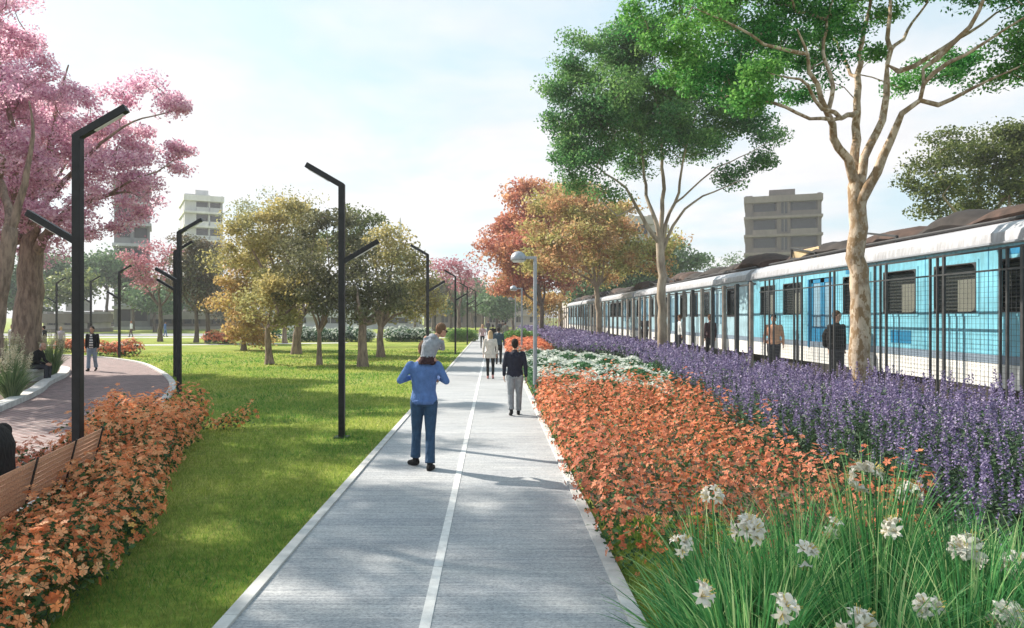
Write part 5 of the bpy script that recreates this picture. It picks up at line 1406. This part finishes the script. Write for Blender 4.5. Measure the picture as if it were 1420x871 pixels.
# man carrying the child
P = dict(BASE)
P.update(shl=(-.185,0,1.405), shr=(.185,0,1.405), ell=(-.315,-.07,1.20), elr=(.300,-.04,1.185), wrl=(-.15,.20,1.23), wrr=(.15,.20,1.24),
         hil=(-.088,0,.92), hir=(.088,0,.92), knl=(-.105,.12,.50), anl=(-.125,.16,.115), toel=(-.21,.27,.045), knr=(.085,-.02,.49), anr=(.085,-.14,.085), toer=(.12,.0,.036), head=(.0,.05,1.60))
XF_, YF_ = W(588,0,9.95)[0], 9.95
dad = person('man in blue sweater and jeans walking away with a child on his shoulders', (XF_,YF_), R(3), 1.80, P, 'c_blue','c_jeans','c_black', vox=.011, flare=1.12, wide=1.02, hem=.89)
MB().loft([((0,0,.885),(.172,0,0),(0,.134,0)),((0,0,.92),(.176,0,0),(0,.138,0)),((0,0,.945),(.170,0,0),(0,.134,0))], 24).build('sweater_hem', M['c_blue'], dad, smooth=True)
# the child: sits astride the neck
Pk = dict(BASE)
kid_z = 1.49
def kz(x, y, z): return (x, y, z)
kidS = .78
Pk.update(pel=(0,0,.02), chest=(.06,.03,.26), neck=(.14,.05,.42), head=(.255,.09,.55), face=(.80,.42,-.34),
          shl=(-.015,.04,.41), shr=(.255,.05,.36), ell=(-.05,.22,.30), elr=(.28,.22,.22), wrl=(.0,.32,.26), wrr=(.14,.32,.24),
          hil=(-.085,.01,.02), hir=(.085,.01,.02), knl=(-.165,.26,-.03), knr=(.165,.26,-.03), anl=(-.20,.30,-.36), anr=(.17,.31,-.36), toel=(-.28,.30,-.44), toer=(.21,.40,-.42))
def kid():
    for k in list(Pk):
        pass
    r = person('small child in grey hooded top and dark glasses on the shoulders of the man', (XF_+.045, YF_-.06), R(3), 1.75*kidS, Pk, 'c_grey','c_maroon','c_shoebrown', hair='h_kid', vox=.010, jacket='hood', glasses=True, hem=1.02, wide=.86, z=kid_z, tight=.86)
    for o in r.children:
        if o.name.startswith('shoe'): pass
    return r
child = kid()

far_v = .022
person('man in black jumper and light grey jeans walking away near the right kerb', W(714,0,15.3)[:2], R(4), 1.64, walk(-1,.35), 'c_navy','c_greyjeans','c_black', hair='h_dark', vox=.012, wide=1.08, tight=1.05)
person('woman with long blond hair in cream jumper and black leggings walking away', W(680,0,24.4)[:2], 0, 1.65, walk(1,.25), 'c_cream','c_black','c_shoepink', hair='h_blond', hairstyle='long', vox=.016, long_top=.12, female=True, tight=.82, wide=1.05)
person('dark-haired man in dark blue jacket walking away beside the blond woman', W(691.5,0,32)[:2], 0, 1.66, walk(-1,.4), 'c_darkteal','c_black','c_black', hair='h_dark', vox=far_v, jacket=True)
person('blond woman in pale pink top and black trousers walking toward the camera', W(669,0,48.5)[:2], R(185), 1.62, walk(1,.5), 'c_pinkish','c_black','c_black', hair='h_blond', hairstyle='long', vox=far_v, female=True, tight=.85)
person('man in olive grey shirt and dark jeans on the right half of the path', W(701,0,58)[:2], 0, 1.72, walk(1,.4), 'c_olive','c_jeans','c_black', hair='h_dark', vox=far_v)
person('dark-haired person in black half hidden behind the blond woman in cream', W(683.5,0,50)[:2], 0, 1.6, walk(-1,.3), 'c_black','c_charcoal','c_black', hair='h_dark', vox=far_v)
person('distant person in dark clothes, left one of a pair far up the path', W(692.5,0,78)[:2], 0, 1.68, walk(1,.5), 'c_charcoal','c_black','c_black', hair='h_dark', vox=.03)
person('distant person in brown, right one of a pair far up the path', W(697,0,80)[:2], 0, 1.72, walk(-1,.5), 'c_brown','c_black','c_black', hair='h_dark', vox=.03)
person('lone distant person in grey at the far left edge of the path', W(677,0,84)[:2], R(180), 1.7, walk(-1,.5), 'c_charcoal','c_charcoal','c_black', hair='h_dark', vox=.03)
# plaza
wm = person('man in black jacket over striped shirt and pale jeans walking across the brick plaza', W(128,0,28)[:2], R(188), 1.74, walk(-1,.55), 'c_black','c_lightjeans','c_black', hair='h_dark', vox=.016, jacket=True, wide=1.08, flare=1.15)
MB().loft([((0,.115,.90),(.075,0,0),(0,.035,0)),((0,.118,1.15),(.070,0,0),(0,.035,0)),((0,.105,1.38),(.05,0,0),(0,.035,0)),((0,.08,1.44),(.03,0,0),(0,.02,0))], 12).build('striped_shirt', M['striped_knit'], wm, smooth=True)
Ps = dict(BASE)
Ps.update(pel=(0,0,.52), chest=(0,.07,.84), neck=(0,.17,1.02), head=(0,.27,1.16), shl=(-.18,.13,.97), shr=(.18,.13,.97), ell=(-.21,.20,.70), elr=(.21,.20,.70), wrl=(-.10,.42,.60), wrr=(.10,.42,.60),
          hil=(-.09,.02,.51), hir=(.09,.02,.51), knl=(-.10,.43,.50), knr=(.10,.43,.50), anl=(-.10,.40,.085), anr=(.10,.44,.085), toel=(-.11,.55,.04), toer=(.11,.59,.04), face=(0,1,-.25))
person('grey-haired old man in dark suit sitting in profile among the grasses', W(48,0,23.3)[:2], R(-90), 1.75, Ps, 'c_black','c_charcoal','c_black', hair='h_grey', hairstyle='sparse', vox=.016, jacket=True, hem=.9)
st = empty('stone_seat', (W(46,0,23.3)[0],23.3,0), 0, 'small pale stone block seat under the seated old man', 'seat')
MB().box((0,0,.385),(.46,.70,.09)).build('seat_slab', M['concrete'], st, bevel=.012); MB().box((0,0,.19),(.34,.55,.30)).build('base', M['concrete'], st, bevel=.01)
person('person in lilac top walking away beyond the seated old man', W(84.5,0,42)[:2], 0, 1.55, walk(1,.4), 'c_lilac','c_black','c_black', hair='h_blond', vox=far_v, female=True)
person('person in black standing between the big pink trunk and the lilac-clad walker', W(61,0,41)[:2], R(90), 1.62, walk(1,.2), 'c_black','c_black','c_black', hair='h_dark', vox=far_v)
person('red-haired person in white shirt right beside the big pink trunk', W(50,0,36)[:2], R(200), 1.85, walk(-1,.2), 'c_white','c_jeans','c_black', hair='h_red', vox=far_v)
person('person in white shirt left of the big pink trunk', W(17,0,40)[:2], R(170), 1.7, walk(-1,.2), 'c_white','c_white','c_black', hair='h_dark', vox=far_v)
person('distant pedestrian in white top on the far pavement under the pink blossom', W(182,0,76)[:2], R(90), 1.7, walk(1,.5), 'c_white','c_brown','c_black', hair='h_red', vox=.03)
person('distant pedestrian in blue on the far pavement right of the small pink tree', W(229,0,77)[:2], R(-90), 1.65, walk(1,.5), 'c_blue','c_blue','c_black', hair='h_dark', vox=.03)
# person on the bench, seen from behind at the left edge
bx, by = bench.location[0], bench.location[1]; ang = bench.rotation_euler[2]
Pb = {k: tuple(v) for k, v in Ps.items()}
Pb.update(pel=(0,0,.56), chest=(0,.02,.92), neck=(0,.08,1.12), head=(0,.12,1.28), shl=(-.21,.05,1.06), shr=(.21,.05,1.06), ell=(-.30,.14,.78), elr=(.30,.14,.78), wrl=(-.14,.36,.64), wrr=(.14,.36,.64), knl=(-.12,.44,.54), knr=(.12,.44,.54), anl=(-.12,.44,.085), anr=(.12,.46,.085), toel=(-.13,.60,.04), toer=(.13,.61,.04),face=(0,1,0), hil=(-.10,.02,.55), hir=(.10,.02,.55))
d = 1.24; ox, oy = -math.sin(ang)*.33, math.cos(ang)*.33
person('person in black jacket sitting on the bench, cut by the left edge', (bx+math.cos(ang)*d+ox, by+math.sin(ang)*d+oy), ang, 1.78, Pb, 'c_black','c_charcoal','c_black', hair='h_dark', vox=.014, jacket=True, wide=1.25, hem=.9)
# behind the fence on the apron
def apron(px, Y): return (X(px, Y), Y)
for px, Yy, lab, kw in ((1160,15.6,'person in black with dark backpack behind the fence beside the nearest tree trunk',dict(top='c_black',bottom='c_charcoal',bag='c_black',H=1.74,rz=R(200))),
    (1073,19.3,'person in orange top behind the fence, left of the person with backpack',dict(top='c_orange',bottom='c_charcoal',H=1.68,rz=R(150),hair='h_dark')),
    (943,29,'person in white shirt behind the fence just right of the second tree trunk',dict(top='c_white',bottom='c_charcoal',H=1.7,rz=R(90))),
    (985,25,'person in maroon jacket behind the fence, middle of the reflective train car',dict(top='c_maroon',bottom='c_black',H=1.7,rz=R(20))),
    (894,35.5,'dark-clothed person behind the fence just left of the second tree trunk',dict(top='c_charcoal',bottom='c_black',H=1.72,rz=R(180)))):
    xx = min(max(X(px,Yy), 7.28), 7.62)
    rz = kw.pop('rz'); H = kw.pop('H'); tp = kw.pop('top'); bt = kw.pop('bottom')
    person(lab, (xx, xx*F/(px-VX)), rz, H, walk(1,.2), tp, bt, 'c_black', vox=far_v, z=.50, **kw)

# apply the remesh modifiers
bpy.context.view_layer.update()
dg = bpy.context.evaluated_depsgraph_get()
new = []
for o in DG:
    ev = o.evaluated_get(dg); me = bpy.data.meshes.new_from_object(ev); new.append((o, me))
for o, me in new:
    o.modifiers.clear(); old = o.data; o.data = me; me.name = old.name
    me.polygons.foreach_set('use_smooth', [True]*len(me.polygons))
for o in bpy.data.objects:
    if '_top' in o: del o['_top']
    w_ = o.get('label')
    if w_ and len(w_.split()) > 16: print('LONG', o.name, len(w_.split()), w_)
# ---------------------------------------------------------------- haze
HZ = True
if HZ:
    hz_ = MB().box((-20, 120, 29.5), (760, 520, 61)).build('haze', None); hz_['kind'] = 'stuff'; hz_['label'] = 'thin pale summer haze over the whole park'
    m = bpy.data.materials.new('haze'); m.use_nodes = True; n = m.node_tree; n.nodes.remove(n.nodes['Principled BSDF'])
    pv = n.nodes.new('ShaderNodeVolumePrincipled'); pv.inputs['Color'].default_value = (.93,.95,1,1); pv.inputs['Density'].default_value = .0008; pv.inputs['Anisotropy'].default_value = .2
    n.links.new(pv.outputs[0], n.nodes['Material Output'].inputs['Volume']); hz_.data.materials.append(m)
